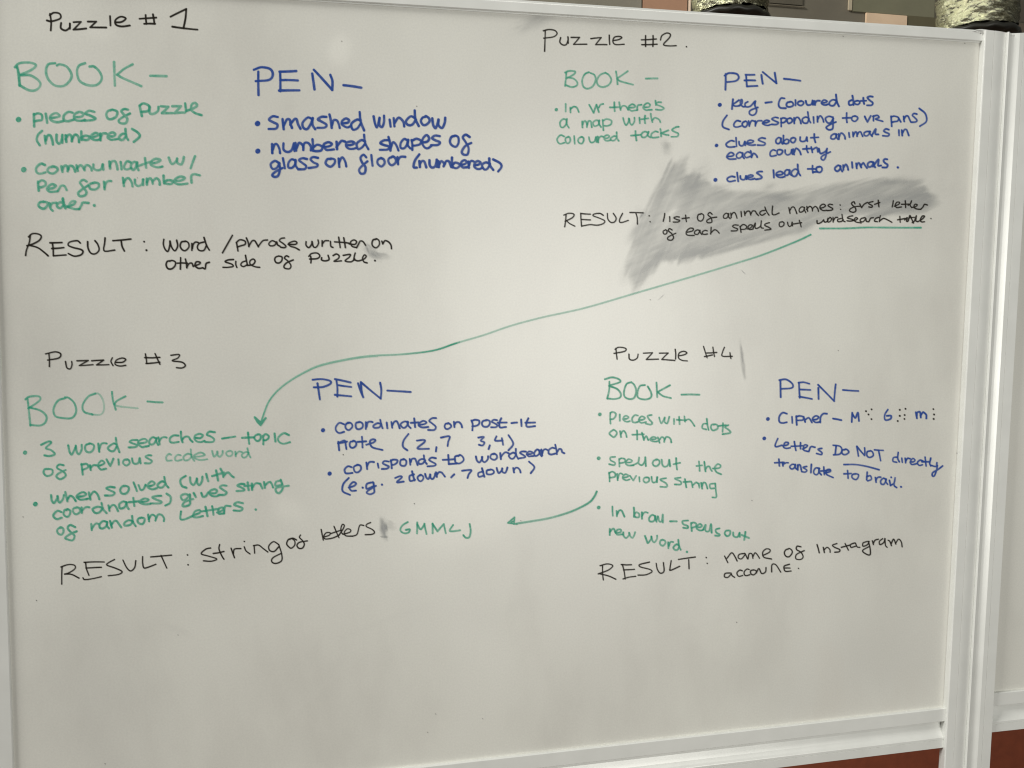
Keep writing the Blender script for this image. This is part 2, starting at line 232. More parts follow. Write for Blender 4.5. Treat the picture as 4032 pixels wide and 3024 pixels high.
("black words first letter", K, 5.2, .94, 3200, 780, 2.6458, "~440,60 430,38 405,52 415,75 440,95 450,130 425,148 385,135 395,110 440,90 490,85 ~490,60 500,82 510,98 ~510,98 535,65 570,45 ~628,35 585,48 590,62 620,78 615,95 585,92 /683,22 690,90 /645,65 700,45 /840,28 828,92 ~850,85 895,65 905,45 880,42 860,70 875,98 925,92 /965,28 968,98 /925,65 1005,62 ~995,75 1020,55 1030,28 1015,70 1030,98 ~1030,98 1070,90 1090,70 1065,65 1055,95 1080,112 1125,118 ~1125,118 1150,90 1165,65 1195,72"),
("black words of each spells out", K, 5.3, .92, 2200, 750, 2.765, "o:1135,430,1180,475 ~1235,430 1205,415 1195,440 1230,470 1250,510 1230,540 1190,535 1195,505 1275,465 ~1400,455 1455,440 1465,415 1425,412 1390,450 1400,485 1475,490 a:1475,430,1555,480 c:1560,435,1620,478 ~1660,400 1655,475 ~1655,465 1690,430 1720,435 1748,465 s:1880,375,1955,440 ~1975,390 1985,455 ~1975,395 2010,370 2045,390 2030,420 1985,425 ~2050,420 2090,405 2110,380 2080,375 2060,400 2075,425 2115,420 ~2115,415 2140,355 2138,405 2160,412 2198,385 2206,330 2202,400 2228,410 ~2294,350 2254,362 2244,380 2284,400 2309,422 2244,432 o:2399,340,2454,395 u:2494,345,2544,390 /2619,325 2639,395 /2554,365 2644,350"),
("black words wordsearch title.", K, 5.0, .95, 3200, 780, 2.6458, "~45,235 50,265 85,255 115,228 ~115,228 125,250 155,240 160,210 ~180,203 155,222 160,250 185,240 197,215 180,200 ~212,200 213,250 ~213,240 235,205 260,200 ~298,212 262,222 265,245 300,242 318,225 ~305,170 312,215 320,238 338,246 ~418,184 380,192 363,208 408,220 425,232 390,240 358,236 ~412,234 445,230 468,214 450,203 432,225 450,248 505,259 ~545,203 505,214 495,240 525,246 555,213 ~555,213 560,242 580,246 ~585,246 605,210 632,204 ~688,200 655,213 645,240 675,246 ~705,183 698,215 695,246 ~695,240 730,214 752,214 790,232 825,252 /908,190 912,252 /885,226 962,212 ~958,228 985,203 978,240 995,236 1012,182 1030,215 1050,260 /1008,206 1060,200 ~1037,256 1060,238 1080,184 1075,235 1095,246 ~1095,246 1140,220 1165,190 1142,188 1120,228 1135,248 1165,246 .:1232,213"),
("green underline below wordsearch title", G, 8, .8, 2950, 750, 2.765, "~770,413 1050,412 1300,402 1600,405 1870,405"),
# ---- puzzle 3
("black heading Puzzle # 3", K, 6.8, .93, 0, 1350, 1.8433, "~355,80 358,120 358,172 ~330,80 400,65 440,80 425,110 345,125 ~475,135 485,180 510,188 522,160 520,135 /558,130 640,128 575,165 675,158 /665,130 752,125 700,160 790,158 ~815,108 805,135 820,165 ~840,142 890,140 912,120 885,110 845,125 835,155 870,168 912,163 /1055,80 1065,150 /1125,78 1160,155 /1050,107 1160,105 /1060,150 1160,140 ~1240,90 1300,85 1290,110 1250,130 1320,140 1345,165 1320,182 1280,180"),
("large green heading BOOK above the line of 3 word searches", G, 9, .74, 0, 1350, 1.8433, "~185,410 215,390 280,388 292,410 260,440 205,475 ~200,410 210,500 220,600 ~215,470 290,490 335,530 330,575 290,600 220,595 ~475,400 420,420 388,480 400,530 450,545 520,545 552,500 540,440 500,400 470,395 ~690,368 640,390 600,450 610,500 670,520 ~812,355 820,420 840,485 ~910,388 850,420 830,445 /1070,425 1180,432"),
("faint green strokes at the end of BOOK of puzzle 3", G, 8, .4, 0, 1350, 1.8433, "~670,520 730,520 755,480 745,410 715,370 690,368 ~830,445 860,460 1000,475"),
("green line 3 word searches - topic", G, 9, .84, 50, 1650, 1.9235, "*:92,255 ~215,195 270,170 290,180 250,220 290,235 318,265 280,280 240,275 w:425,195,525,265 o:545,185,615,250 r:650,180,710,245 d:725,140,805,245 s:875,160,945,215 e:950,150,1030,210 a:1032,140,1100,195 r:1105,135,1165,190 c:1185,120,1255,180 h:1268,95,1360,175 e:1375,110,1455,170 s:1460,95,1530,175 /1585,148 1685,132 t:1740,100,1825,185 o:1830,115,1880,165 p:1895,115,1940,190 /1983,110 1990,170 c:2010,110,2100,185"),
("green words of previous", G, 9, .84, 50, 1650, 1.9235, "o:235,375,300,430 ~385,350 350,345 335,370 385,400 400,430 360,455 330,435 350,410 400,385 ~520,340 530,420 ~520,345 560,340 570,365 530,385 ~585,350 590,385 ~590,370 610,350 635,350 e:645,315,705,380 /710,305 738,355 762,300 /800,305 803,345 o:835,305,885,350 u:905,295,965,340 s:1000,270,1055,335"),
("faint green words code word", G, 8, .6, 50, 1650, 1.9235, "c:1160,265,1205,320 c:1225,270,1275,315 d:1290,225,1370,315 e:1370,255,1470,310 w:1510,240,1590,285 o:1615,240,1665,280 r:1685,245,1735,280 d:1735,220,1800,290"),
("green line when solved (with", G, 9.5, .84, 50, 1650, 1.9235, "*:170,645 w:290,575,385,635 h:400,555,480,620 e:485,555,570,610 n:580,550,655,605 s:700,510,775,580 o:815,505,880,565 /915,480 940,545 ~953,500 968,536 990,530 1006,498 e:1018,475,1090,530 d:1095,440,1175,520 ~1310,430 1270,460 1280,505 1315,520 w:1345,440,1440,500 /1465,415 1480,470 /1540,390 1555,465 /1510,432 1600,405 h:1580,380,1670,440"),
("green line coordinates) gives string", G, 9.5, .82, 50, 1650, 1.9235, "c:305,695,370,755 o:385,685,435,740 o:455,670,510,720 r:520,665,580,710 d:605,635,705,710 n:725,650,795,695 a:800,625,880,680 t:880,595,950,660 e:960,600,1040,645 s:1050,580,1130,640 ~1165,565 1195,590 1190,635 1155,655 g:1270,565,1365,660 /1370,560 1385,590 ~1428,560 1440,588 1462,583 1480,556 e:1490,530,1560,585 s:1560,500,1620,575 s:1695,490,1760,545 t:1755,480,1810,540 r:1810,485,1865,535 /1875,490 1890,525 n:1905,475,1975,520 ~2030,465 1995,475 1990,505 2030,500 ~2030,460 2045,520 2020,560 1995,550 2000,520 2090,505"),
("green line of random Letters.", G, 9.5, .82, 50, 1650, 1.9235, "o:335,820,385,875 f:395,810,485,920 r:595,790,655,840 a:655,775,730,830 n:740,770,820,820 d:840,735,930,810 o:945,745,1000,795 m:1025,720,1150,775 ~1275,700 1270,755 1300,760 1360,735 ~1370,728 1415,710 1415,690 1380,700 1365,735 1390,745 1440,735 /1460,665 1475,735 /1510,660 1520,725 /1430,700 1560,680 ~1548,708 1590,690 1590,670 1560,680 1560,715 1600,715 ~1600,710 1610,660 1650,660 s:1670,630,1745,695 .:1840,685"),
("black words RESULT : String of", K, 6.4, .93, 200, 1900, 2.212, "~98,735 95,800 95,885 ~88,735 150,715 205,720 210,750 160,785 120,798 ~120,798 180,800 245,832 /290,695 465,692 ~303,695 310,750 332,808 /305,745 440,738 ~280,830 295,845 360,838 440,820 ~555,670 500,700 490,720 560,745 620,775 590,800 500,812 ~628,675 660,740 695,770 730,740 740,680 ~800,645 800,700 810,742 840,740 915,712 /870,648 1052,632 ~960,635 985,690 1010,745 .:1190,630 .:1195,716 ~1392,570 1350,580 1310,620 1370,640 1445,665 1400,685 1330,682 ~1470,540 1465,580 1490,640 1508,668 /1415,618 1508,600 /1570,572 1600,655 ~1590,620 1600,580 1655,575 ~1685,560 1700,595 1735,622 .:1685,513 /1770,548 1775,615 ~1765,550 1810,545 1850,575 1890,605 ~1985,540 1940,515 1900,550 1905,590 1945,600 1985,560 ~1985,540 2010,620 2010,680 1960,705 1925,690 1935,655 2010,615 o:2055,490,2125,572 ~2085,490 2110,485 2140,500 ~2175,457 2166,478 2194,508 2208,538 2192,570 2160,572 2144,546 2168,520 2235,508"),
("black word letters beside the dark smudge", K, 6, .93, 1150, 1900, 2.6024, "/298,480 320,590 ~320,560 380,540 390,515 350,515 325,550 340,578 410,570 460,550 480,540 /430,450 480,565 /400,522 505,488 ~480,540 520,480 535,440 515,430 500,470 505,510 525,532 ~520,530 590,510 600,485 565,475 535,510 550,545 620,550 ~620,550 665,530 685,460 700,435 735,440 ~805,410 770,425 760,450 820,480 845,510 820,530 750,535"),
("green capital letters G H M L J", G, 8, .84, 1150, 1900, 2.6024, "~1185,405 1130,440 1110,490 1150,520 1195,510 1205,480 1165,485 /1282,408 1280,522 /1355,420 1378,528 ~1282,425 1310,475 1330,470 1358,425 /1440,420 1440,520 /1440,425 1490,500 1555,425 1575,520 ~1650,435 1615,490 1640,500 1720,490 ~1820,425 1830,500 1815,560 1780,565 1755,540"),
("blue heading PEN of puzzle 3", B, 9, .88, 1200, 1450, 2.1067, "~65,95 140,90 210,105 210,130 150,155 75,158 /105,125 125,258 /250,90 380,118 ~262,95 270,160 270,235 /275,140 385,155 ~250,220 300,225 385,233 /442,125 485,240 /465,115 630,252 ~625,120 635,180 630,252 /465,120 478,225 /685,185 878,197"),
("blue line coordinates on post-it", B, 8.5, .88, 1200, 1450, 2.1067, "*:150,515 c:255,455,325,535 o:335,450,395,510 o:420,445,480,505 r:505,440,565,505 d:570,425,650,495 /680,450 685,498 n:720,440,785,495 a:795,440,875,495 t:880,415,945,490 e:945,435,1020,490 s:1025,410,1090,510 o:1160,455,1215,505 n:1235,445,1305,490 p:1385,425,1450,515 o:1470,430,1535,485 s:1545,425,1600,490 ~1630,415 1615,450 1620,490 1670,487 /1600,452 1675,450 /1715,455 1760,450 /1795,425 1798,480 ~1855,415 1840,450 1845,485 1910,480 /1830,452 1910,450"),
("blue line note (2,7 3,4)", B, 8.5, .88, 1200, 1450, 2.1067, "~278,610 285,680 ~280,620 330,600 340,640 345,670 /275,622 350,608 o:370,605,425,660 t:440,570,510,655 ~510,635 570,615 585,595 560,590 540,610 560,655 645,678 ~860,545 820,600 815,650 850,680 ~930,600 990,595 990,615 935,665 1030,668 ~1092,655 1088,690 ~1130,575 1200,565 1190,610 1185,645 ~1440,575 1485,570 1460,600 1490,615 1475,640 1445,635 ~1535,640 1525,670 ~1590,565 1580,600 1640,600 /1635,580 1645,635 ~1690,555 1725,610 1725,640 1690,680"),
("blue line corisponds to wordsearch", B, 8.5, .86, 1200, 1450, 2.1067, "*:205,875 c:325,815,390,875 o:405,800,465,860 r:510,775,575,835 /605,790 612,825 s:635,770,700,835 p:715,755,770,830 o:790,755,845,810 n:872,750,935,800 d:940,720,1012,795 s:1020,740,1090,815 /1190,720 1195,795 /1145,760 1240,755 ~1195,795 1260,790 o:1240,720,1315,790 w:1425,730,1520,780 o:1540,710,1595,760 r:1620,700,1690,755 d:1695,670,1770,750 s:1780,690,1835,745 e:1840,690,1900,730 a:1900,675,1962,730 r:1965,670,2012,725 c:2020,660,2078,715 h:2080,635,2150,710"),
("blue line (e.g. 2 down, 7 down)", B, 8.5, .86, 1200, 1450, 2.1067, "~365,910 320,960 315,1020 375,1050 ~365,990 410,975 425,955 400,945 370,980 385,1015 425,1015 .:480,990 ~565,945 515,960 515,1000 565,980 ~570,950 575,1000 575,1030 540,1045 515,1025 590,975 .:640,965 ~750,910 790,895 805,905 765,945 820,940 ~905,880 870,895 875,935 915,925 /890,855 910,930 o:935,885,985,935 w:1000,875,1080,920 n:1090,860,1160,900 /1240,880 1215,905 ~1305,850 1380,845 1360,880 1350,910 ~1480,855 1440,870 1445,900 1485,890 /1470,830 1490,900 o:1505,840,1570,880 w:1590,825,1680,870 n:1730,825,1790,865 ~1860,775 1905,820 1875,870"),
# ---- puzzle 4
("black heading Puzzle #4", K, 5.6, .93, 2300, 1330, 2.633, "~330,110 335,165 342,222 ~320,120 360,98 430,110 420,140 310,162 ~465,170 470,220 510,232 550,210 560,170 /615,160 710,155 645,225 770,222 /780,160 872,158 805,225 940,235 ~945,120 950,170 948,220 ~980,188 1040,175 1065,155 1030,140 985,160 980,210 1020,235 1070,240 /1238,90 1275,208 /1335,97 1352,195 /1248,195 1330,178 /1272,158 1375,152 ~1455,98 1435,150 1435,190 1535,192 /1512,155 1522,215"),
("green heading BOOK of puzzle 4", G, 8, .84, 2300, 1330, 2.633, "~215,430 290,410 360,430 370,460 260,495 ~262,455 260,540 240,630 ~260,500 340,530 380,580 370,620 310,635 245,630 ~490,460 440,480 415,550 420,610 470,635 520,620 540,550 520,490 490,462 ~630,490 580,500 555,560 560,620 630,640 690,620 695,570 660,505 /750,465 758,615 /890,492 765,560 ~765,565 820,605 900,625 /1010,590 1195,590"),
("green line pieces with dots", G, 7.5, .82, 2300, 1330, 2.633, "*:162,795 p:268,765,330,890 /370,795 370,860 e:405,805,475,870 c:495,800,560,880 e:560,815,640,880 ~700,800 660,810 670,840 705,880 690,900 640,890 w:780,820,885,890 /932,840 932,895 /985,820 990,895 /960,850 1060,855 /1040,815 1045,870 ~1045,860 1085,845 1115,870 1145,915 ~1275,890 1235,895 1225,935 1265,950 ~1272,840 1278,900 1290,955 o:1315,895,1385,960 /1440,885 1435,975 /1390,915 1470,905 ~1495,905 1460,925 1500,955 1515,985 1435,1000"),
("green line on them", G, 7.5, .82, 2300, 1330, 2.633, "o:265,955,340,1025 n:375,965,440,1030 /548,960 550,1055 /500,1005 620,1000 ~600,985 620,1060 ~620,1050 645,1020 665,1060 e:680,1025,765,1075 m:770,1025,905,1085"),
("green line spell out the", G, 7.5, .84, 2300, 1330, 2.633, "*:150,1250 ~320,1235 275,1240 275,1270 320,1295 310,1320 260,1310 p:360,1245,430,1335 e:430,1260,510,1325 ~510,1320 560,1290 570,1240 565,1300 600,1320 630,1280 635,1240 640,1330 o:710,1260,785,1330 u:805,1260,885,1335 t:925,1250,995,1365 t:1165,1280,1225,1380 h:1245,1290,1325,1385 ~1335,1355 1400,1350 1415,1325 1385,1310 1355,1345 1370,1390 1420,1415"),
("green line previous string", G, 7.5, .82, 2300, 1330, 2.633, "p:258,1390,325,1495 r:345,1400,395,1480 e:400,1415,470,1475 /475,1430 510,1480 540,1430 /572,1445 575,1490 o:615,1445,675,1500 u:700,1440,760,1500 ~850,1455 790,1470 850,1510 855,1545 790,1545 ~1000,1450 940,1460 1000,1490 1000,1520 940,1520 /1045,1465 1060,1550 /1030,1495 1110,1490 ~1115,1500 1125,1550 ~1125,1530 1160,1500 1180,1510 /1190,1510 1195,1555 n:1215,1500,1280,1560 ~1355,1510 1305,1520 1310,1560 1350,1560 ~1360,1510 1365,1580 1370,1650 1330,1655"),
("green line In brail - spells out", G, 8, .82, 1950, 1900, 2.1067, "*:857,208 /972,200 975,275 n:1005,230,1070,280 b:1148,205,1195,290 r:1215,245,1265,300 a:1275,270,1340,325 ~1340,310 1350,280 1360,320 1380,320 1390,265 1390,330 /1450,322 1505,322 ~1600,315 1555,320 1560,345 1595,360 1595,378 1560,375 p:1625,330,1670,400 e:1670,345,1725,395 ~1725,390 1745,350 1745,400 1775,400 1790,345 1795,415 ~1860,380 1830,390 1835,415 1860,430 1855,442 1825,440 o:1905,395,1950,445 u:1975,415,2030,455 /2075,410 2065,475 /2045,435 2105,460"),
("green line new word.", G, 8, .8, 1950, 1900, 2.1067, "~950,385 950,435 ~950,410 980,382 998,415 ~1000,420 1040,410 1040,390 1010,395 1010,430 1055,430 w:1060,410,1165,460 w:1245,440,1345,500 o:1365,475,1410,520 r:1435,490,1475,545 d:1480,480,1540,560 .:1590,575"),
("black word RESULT : below puzzle 4", K, 5.6, .93, 1950, 1900, 2.1067, "~890,690 890,750 897,808 ~870,690 930,675 975,690 940,725 855,758 ~870,758 940,775 1000,802 /1045,680 1130,682 ~1055,680 1070,740 1078,800 /1065,725 1155,720 ~1060,800 1110,785 1165,778 ~1280,660 1200,680 1205,700 1280,720 1300,740 1250,765 1185,768 ~1335,670 1345,720 1370,752 1400,735 1395,665 ~1460,648 1450,710 1455,728 1530,695 /1520,638 1660,618 /1605,640 1608,715 .:1750,622 .:1758,670"),
("black words name of instagram", K, 5.6, .93, 2750, 2050, 2.3284, "~240,325 270,385 ~262,345 305,295 335,330 355,370 ~425,300 375,310 365,340 395,350 430,310 ~430,305 450,350 ~455,350 465,305 490,305 500,345 ~500,330 520,295 545,320 560,345 ~590,320 650,290 655,265 620,260 590,290 600,335 670,352 o:790,255,860,328 ~940,240 905,235 900,265 940,290 960,330 940,355 895,350 900,310 970,275 /1088,220 1108,295 ~1145,245 1155,292 ~1150,270 1180,245 1205,265 1208,290 ~1270,210 1230,225 1250,245 1295,265 1290,285 1250,290 /1345,210 1375,270 /1310,245 1385,225 ~1430,205 1395,220 1400,245 1440,235 ~1440,205 1455,240 1480,245 ~1550,190 1510,205 1510,235 1550,220 1565,190 ~1560,190 1575,260 1575,310 1545,310 1505,275 1570,235 ~1595,185 1605,220 ~1602,210 1620,180 1650,170 ~1690,165 1660,190 1665,220 1700,200 1710,165 ~1710,165 1715,225 1730,245 ~1740,180 1755,190 1770,230 ~1768,210 1790,170 1810,215 ~1810,205 1835,170 1860,195 1868,240"),
("black word account.", K, 5.6, .93, 2750, 2050, 2.3284, "~285,480 245,485 240,515 270,520 300,490 ~298,480 310,505 332,520 c:350,455,405,512 c:415,445,470,505 o:475,450,530,495 ~530,480 555,440 580,485 615,470 620,430 ~672,470 675,405 710,405 755,472 ~835,400 790,415 785,440 800,465 850,462 /785,435 840,435 .:918,438"),
("blue heading PEN of puzzle 4", B, 8, .9, 2900, 1450, 2.4578, "~415,115 480,108 540,150 535,190 430,200 ~425,115 428,280 ~600,140 650,135 705,150 /605,140 612,285 /610,205 715,210 ~608,275 670,285 730,297 /792,190 795,297 /790,160 945,318 /960,155 945,318 /1030,210 1180,220"),
("blue line Cipher - H G M", B, 8, .88, 2900, 1450, 2.4578, "*:303,492 c:410,430,490,530 /537,470 540,530 p:575,460,650,545 ~650,470 665,520 ~662,500 700,480 730,525 e:735,460,805,525 ~810,525 815,470 840,440 875,440 /935,487 1015,502 ~1120,430 1115,520 ~1120,440 1150,480 1175,430 1185,510 ~1465,400 1435,450 1440,500 1490,490 1495,460 1455,460 m:1735,420,1840,485"),
("small black braille dots beside the letters H, G and M", K, 7.5, .85, 2900, 1450, 2.4578, ".:1253,415 .:1277,447 .:1307,397 .:1306,492 .:1580,402 .:1635,392 .:1580,460 .:1627,452 .:1560,510 .:1625,490 .:1905,395 .:1912,447 .:1908,490"),
("blue line Letters DO NOT directly", B, 7.5, .88, 2900, 1450, 2.4578, "*:268,680 ~400,680 375,740 385,760 440,745 ~450,752 495,740 500,720 470,720 455,760 480,775 520,770 /560,710 575,795 /530,755 640,750 /620,720 620,780 ~640,782 680,760 685,745 655,745 650,790 690,805 ~700,805 720,760 760,765 ~825,775 790,785 825,815 820,835 775,825 ~935,745 1000,755 1020,790 1000,830 940,838 /965,750 955,835 o:1020,785,1085,835 /1165,760 1180,850 /1165,755 1240,845 1240,770 o:1260,800,1320,862 /1335,790 1420,795 /1375,795 1395,895 ~1560,860 1520,865 1515,900 1550,910 ~1565,815 1560,870 1575,905 /1600,870 1605,910 ~1632,870 1637,915 ~1637,900 1655,872 1680,875 e:1680,875,1740,930 c:1750,890,1805,940 /1825,860 1835,945 /1795,905 1860,905 ~1880,870 1870,920 1880,945 ~1885,940 1930,950 1940,915 ~1995,945 1950,980 1900,1010 1895,1040 1915,1040 1935,990 1945,940"),
("blue bar above to brail", B, 7.5, .86, 2900, 1450, 2.4578, "~1040,932 1150,932 1260,950 1380,982"),
("blue line translate to brail.", B, 7.5, .86, 2900, 1450, 2.4578, "/410,880 415,945 /370,915 460,910 ~445,910 450,945 ~450,930 480,915 500,915 a:515,930,585,975 n:590,935,630,985 ~680,950 645,960 680,985 665,1005 630,1000 /725,930 720,1010 a:745,965,815,1030 /845,955 850,1030 /815,995 900,985 ~850,1015 905,1000 905,980 875,985 870,1025 935,1058 /1075,990 1080,1065 /1040,1022 1110,1018 o:1115,1020,1180,1075 ~1265,1005 1260,1080 ~1260,1050 1295,1040 1305,1075 1270,1090 r:1345,1050,1395,1105 a:1395,1065,1460,1125 /1480,1085 1490,1135 .:1497,1055 ~1490,1135 1525,1110 1535,1060 1525,1130 1550,1155 .:1592,1147"),
]

# ------------------------------------------------------------------ the room behind
WY, WZ = 1.15, 1.0
wy_ = WY
wall = link('back_wall', box('back_wall', -2.2, 4.6, WY, WY+.15, WZ+.05, 3.4), mat_plain('olive_wall', (.23, .205, .155), .7, .10, 6), kind='structure')
low = link('lower_wall', box('lower_wall', -2.2, 4.6, WY-.03, WY+.12, 0, WZ+.045), M['brown'], kind='structure')
link('floor', mesh('floor', [(-2.2, -3.2, 0), (4.6, -3.2, 0), (4.6, WY, 0), (-2.2, WY, 0)], [(0, 1, 2, 3)]), M['floor'], kind='structure')

def wall_rect(x0, y0, x1, y1, color, proud, name='wall_panel', label=None):
    a = U(x0, y0, WY); b = U(x1, y0 + 0*(x1-x0), WY); c = U(x0, y1, WY)
    me = box(name, a[0], b[0], WY-proud, WY-.002, min(c[2], a[2]), max(c[2], a[2]), .001)
    o = link(name, me, mat_plain('panel_paint', color, .6, .08, 14), wall)
    if label: o['label'] = label
# y values at the left edge of each piece
wall_rect(2060, -260, 2528, 160, (0.317, 0.294, 0.233), .003)
wall_rect(2532, -200, 2708, 160, (0.503, 0.288, 0.182), .005, label='brown square panel')
wall_rect(2709, 2, 2717, 160, (0.930, 0.744, 0.576), .007, 'wall_strip', 'pale vertical strip')
wall_rect(3008, -300, 3168, 12, (0.158, 0.139, 0.102), .004)
wall_rect(3008, 16, 3168, 20, (0.317, 0.278, 0.205), .006, 'wall_strip')
wall_rect(3345, -260, 3360, 44, (0.632, 0.539, 0.391), .007, 'wall_strip', 'pale short vertical strip')
wall_rect(3362, -300, 3690, 48, (0.233, 0.223, 0.145), .005)
wall_rect(3404, 53, 3566, 190, (0.950, 0.696, 0.480), .0085, 'wall_tile', 'peach coloured tile')
wall_rect(3568, 63, 3688, 230, (0.139, 0.122, 0.067), .006)
wall_rect(3968, -200, 4300, 84, (0.115, 0.094, 0.071), .003)
wall_rect(3968, 90, 4300, 260, (0.158, 0.122, 0.089), .005)
for k in range(9):
    wall_rect(-900+k*330, -520, -600+k*330, -160-60*(k % 3), random.choice([(.12, .11, .08), (.2, .13, .09), (.09, .08, .06)]), .012+.004*(k % 2))

def foil_mat():
    mt, nt, b = newmat('crinkled_foil')
    n1 = noise(nt, 85, 6, .72, stretch=(.6, .6, 1.6))
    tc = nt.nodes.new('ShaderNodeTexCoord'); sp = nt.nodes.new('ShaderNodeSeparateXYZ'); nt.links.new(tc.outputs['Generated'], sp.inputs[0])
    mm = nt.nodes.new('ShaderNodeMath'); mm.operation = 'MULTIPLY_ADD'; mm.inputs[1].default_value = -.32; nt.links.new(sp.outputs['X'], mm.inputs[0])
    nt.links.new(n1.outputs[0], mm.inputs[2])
    c = ramp(nt, mm.outputs[0], [(.24, (.09, .082, .045)), (.38, (.22, .21, .14)), (.42, (.50, .50, .38)), (.47, (.94, .95, .62))])  # reflections painted into the foil colour, palest towards its left side
    nt.links.new(c.outputs[0], b.inputs['Base Color'])
    b.inputs['Metallic'].default_value = .7; b.inputs['Roughness'].default_value = .16
    bump(nt, b, n1.outputs[0], .9, .006)
    return mt
FOIL = foil_mat()
def column(xl, xr, ytop, ybase, label):
    Y = .42
    l = U(xl, ybase, Y); r = U(xr, ybase, Y); c = (l+r)/2; rad = (r[0]-l[0])/2; zb = c[2]
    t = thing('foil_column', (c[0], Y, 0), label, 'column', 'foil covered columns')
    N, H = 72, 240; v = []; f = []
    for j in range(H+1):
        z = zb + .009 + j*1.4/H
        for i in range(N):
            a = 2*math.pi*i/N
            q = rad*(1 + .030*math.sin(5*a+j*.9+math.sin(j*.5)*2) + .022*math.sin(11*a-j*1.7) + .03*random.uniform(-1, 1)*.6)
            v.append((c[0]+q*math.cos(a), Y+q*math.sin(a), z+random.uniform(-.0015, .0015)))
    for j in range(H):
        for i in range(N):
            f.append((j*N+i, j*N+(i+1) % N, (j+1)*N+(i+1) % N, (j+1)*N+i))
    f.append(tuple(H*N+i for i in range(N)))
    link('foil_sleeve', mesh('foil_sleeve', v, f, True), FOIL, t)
    v = []; f = []; N = 96
    prof = [(0, -.006), (1.04, -.005), (1.09, -.001), (1.08, .003), (.98, .007), (0, .009)]
    for (q, h) in prof:
        for i in range(N):
            a = 2*math.pi*i/N; k = 1 + .012*math.sin(9*a)
            v.append((c[0]+q*k*rad*math.cos(a), Y+q*k*rad*math.sin(a), zb+h+.0012*math.sin(13*a)))
    for j in range(len(prof)-1):
        for i in range(N): f.append((j*N+i, j*N+(i+1) % N, (j+1)*N+(i+1) % N, (j+1)*N+i))
    link('base_disc', mesh('base_disc', v, f, True), M['rubber'], t)
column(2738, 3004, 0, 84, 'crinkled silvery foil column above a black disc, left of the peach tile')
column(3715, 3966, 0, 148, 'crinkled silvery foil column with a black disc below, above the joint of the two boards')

# ------------------------------------------------------------------ the board that is written on
D = .0045                                    # how far the rails stand proud of the writing surface
TL, TR, BR, BL = [U(x, y) for x, y in ((-52, -74.4), (3858, 167), (3712, 2785), (63, 3195))]
wb = thing('whiteboard', ((TL[0]+TR[0])/2, 0, BR[2]), 'large whiteboard covered in black, blue and green handwriting for four puzzles', 'whiteboard', 'whiteboards side by side')
nx, nz = 300, 225
v = []; f = []
for j in range(nz+1):
    for i in range(nx+1):
        s, t = i/nx*1.004, j/nz*1.003-.0005
        p = TL*(1-s)*(1-t)+TR*s*(1-t)+BR*s*t+BL*(1-s)*t
        v.append((p[0], 0, p[2]))
for j in range(nz):
    for i in range(nx): a = j*(nx+1)+i; f.append((a, a+1, a+nx+2, a+nx+1))
me = mesh('writing_surface', v, f); P_ = (np.array(v)-CAM) @ R.T
PX = P_[:, 0]/P_[:, 2]*FOC+CX; PY = P_[:, 1]/P_[:, 2]*FOC+CY
wear_and_light = np.full(len(v), .5)
# (x, y, half width, half height, tilt, amount): wiped or grimy enamel, with lamp glare and light falloff painted in
for (x, y, rx, ry, an, am, hard) in [(1338, 200, 44, 62, .15, .42, 2), (1325, 180, 100, 90, .1, .12, 1), (400, 126, 66, 36, .1, .30, 1.4), (1135, 2005, 62, 45, .4, .34, 1.5), (1085, 1935, 70, 30, .6, .16, 1), (1790, 2060, 210, 120, -.1, .30, 2), (1620, 2010, 90, 50, .2, .1, 1), (760, 2070, 230, 60, -.3, .10, 1),  # pale patches near the upper edge are painted lamp reflections
        (2300, 2050, 110, 80, .3, -.12, 1), (1000, 2560, 330, 170, -1.0, .13, 1), (2000, 2620, 520, 230, -.4, .14, 1.5), (2150, 1150, 620, 260, -.3, .12, 1), (1050, 1180, 300, 130, .3, .10, 1), (3450, 2350, 230, 330, .2, -.14, 1), (250, 1450, 260, 300, .4, -.16, 1), (330, 2650, 300, 330, .2, -.20, 1), (3300, 2650, 420, 170, -.1, -.14, 1.3), (3380, 2130, 150, 60, .2, -.10, 1.4),  # broad dark patches at lower corners and left edge paint in light falloff
        (2120, 80, 90, 30, -.4, -.30, 1), (700, 930, 90, 60, .3, -.08, 1), (1010, 1500, 120, 60, .2, -.06, 1), (2500, 1500, 140, 90, .2, .08, 1), (3100, 1150, 300, 90, -.2, .07, 1.5), (700, 2480, 14, 60, -1.2, -.1, 2), (1500, 2450, 180, 10, -.35, -.06, 2), (2700, 2480, 230, 12, -.25, -.06, 2), (3600, 1900, 90, 16, .4, .1, 1), (1250, 2720, 240, 10, -.7, .08, 2)]:
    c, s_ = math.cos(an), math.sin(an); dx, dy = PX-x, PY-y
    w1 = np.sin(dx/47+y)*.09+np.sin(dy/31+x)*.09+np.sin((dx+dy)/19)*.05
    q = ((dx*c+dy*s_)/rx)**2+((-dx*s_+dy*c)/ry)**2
    wear_and_light += am*np.exp(-np.clip(q*(1+w1), 0, 60)**hard)
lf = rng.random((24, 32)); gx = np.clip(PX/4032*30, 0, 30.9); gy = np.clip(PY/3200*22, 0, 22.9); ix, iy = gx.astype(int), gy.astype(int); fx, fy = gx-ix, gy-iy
wear_and_light += .10*((lf[iy, ix]*(1-fx)+lf[iy, ix+1]*fx)*(1-fy)+(lf[iy+1, ix]*(1-fx)+lf[iy+1, ix+1]*fx)*fy-.5)
at = me.attributes.new('wear_and_light', 'FLOAT', 'POINT'); at.data.foreach_set('value', np.clip(wear_and_light, 0, 1).astype(np.float32))
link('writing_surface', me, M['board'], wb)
link('back_sheet', box('back_sheet', TL[0]+.01, TR[0]-.01, .001, .006, BL[2]+.012, TL[2]-.012), M['alu'], wb)

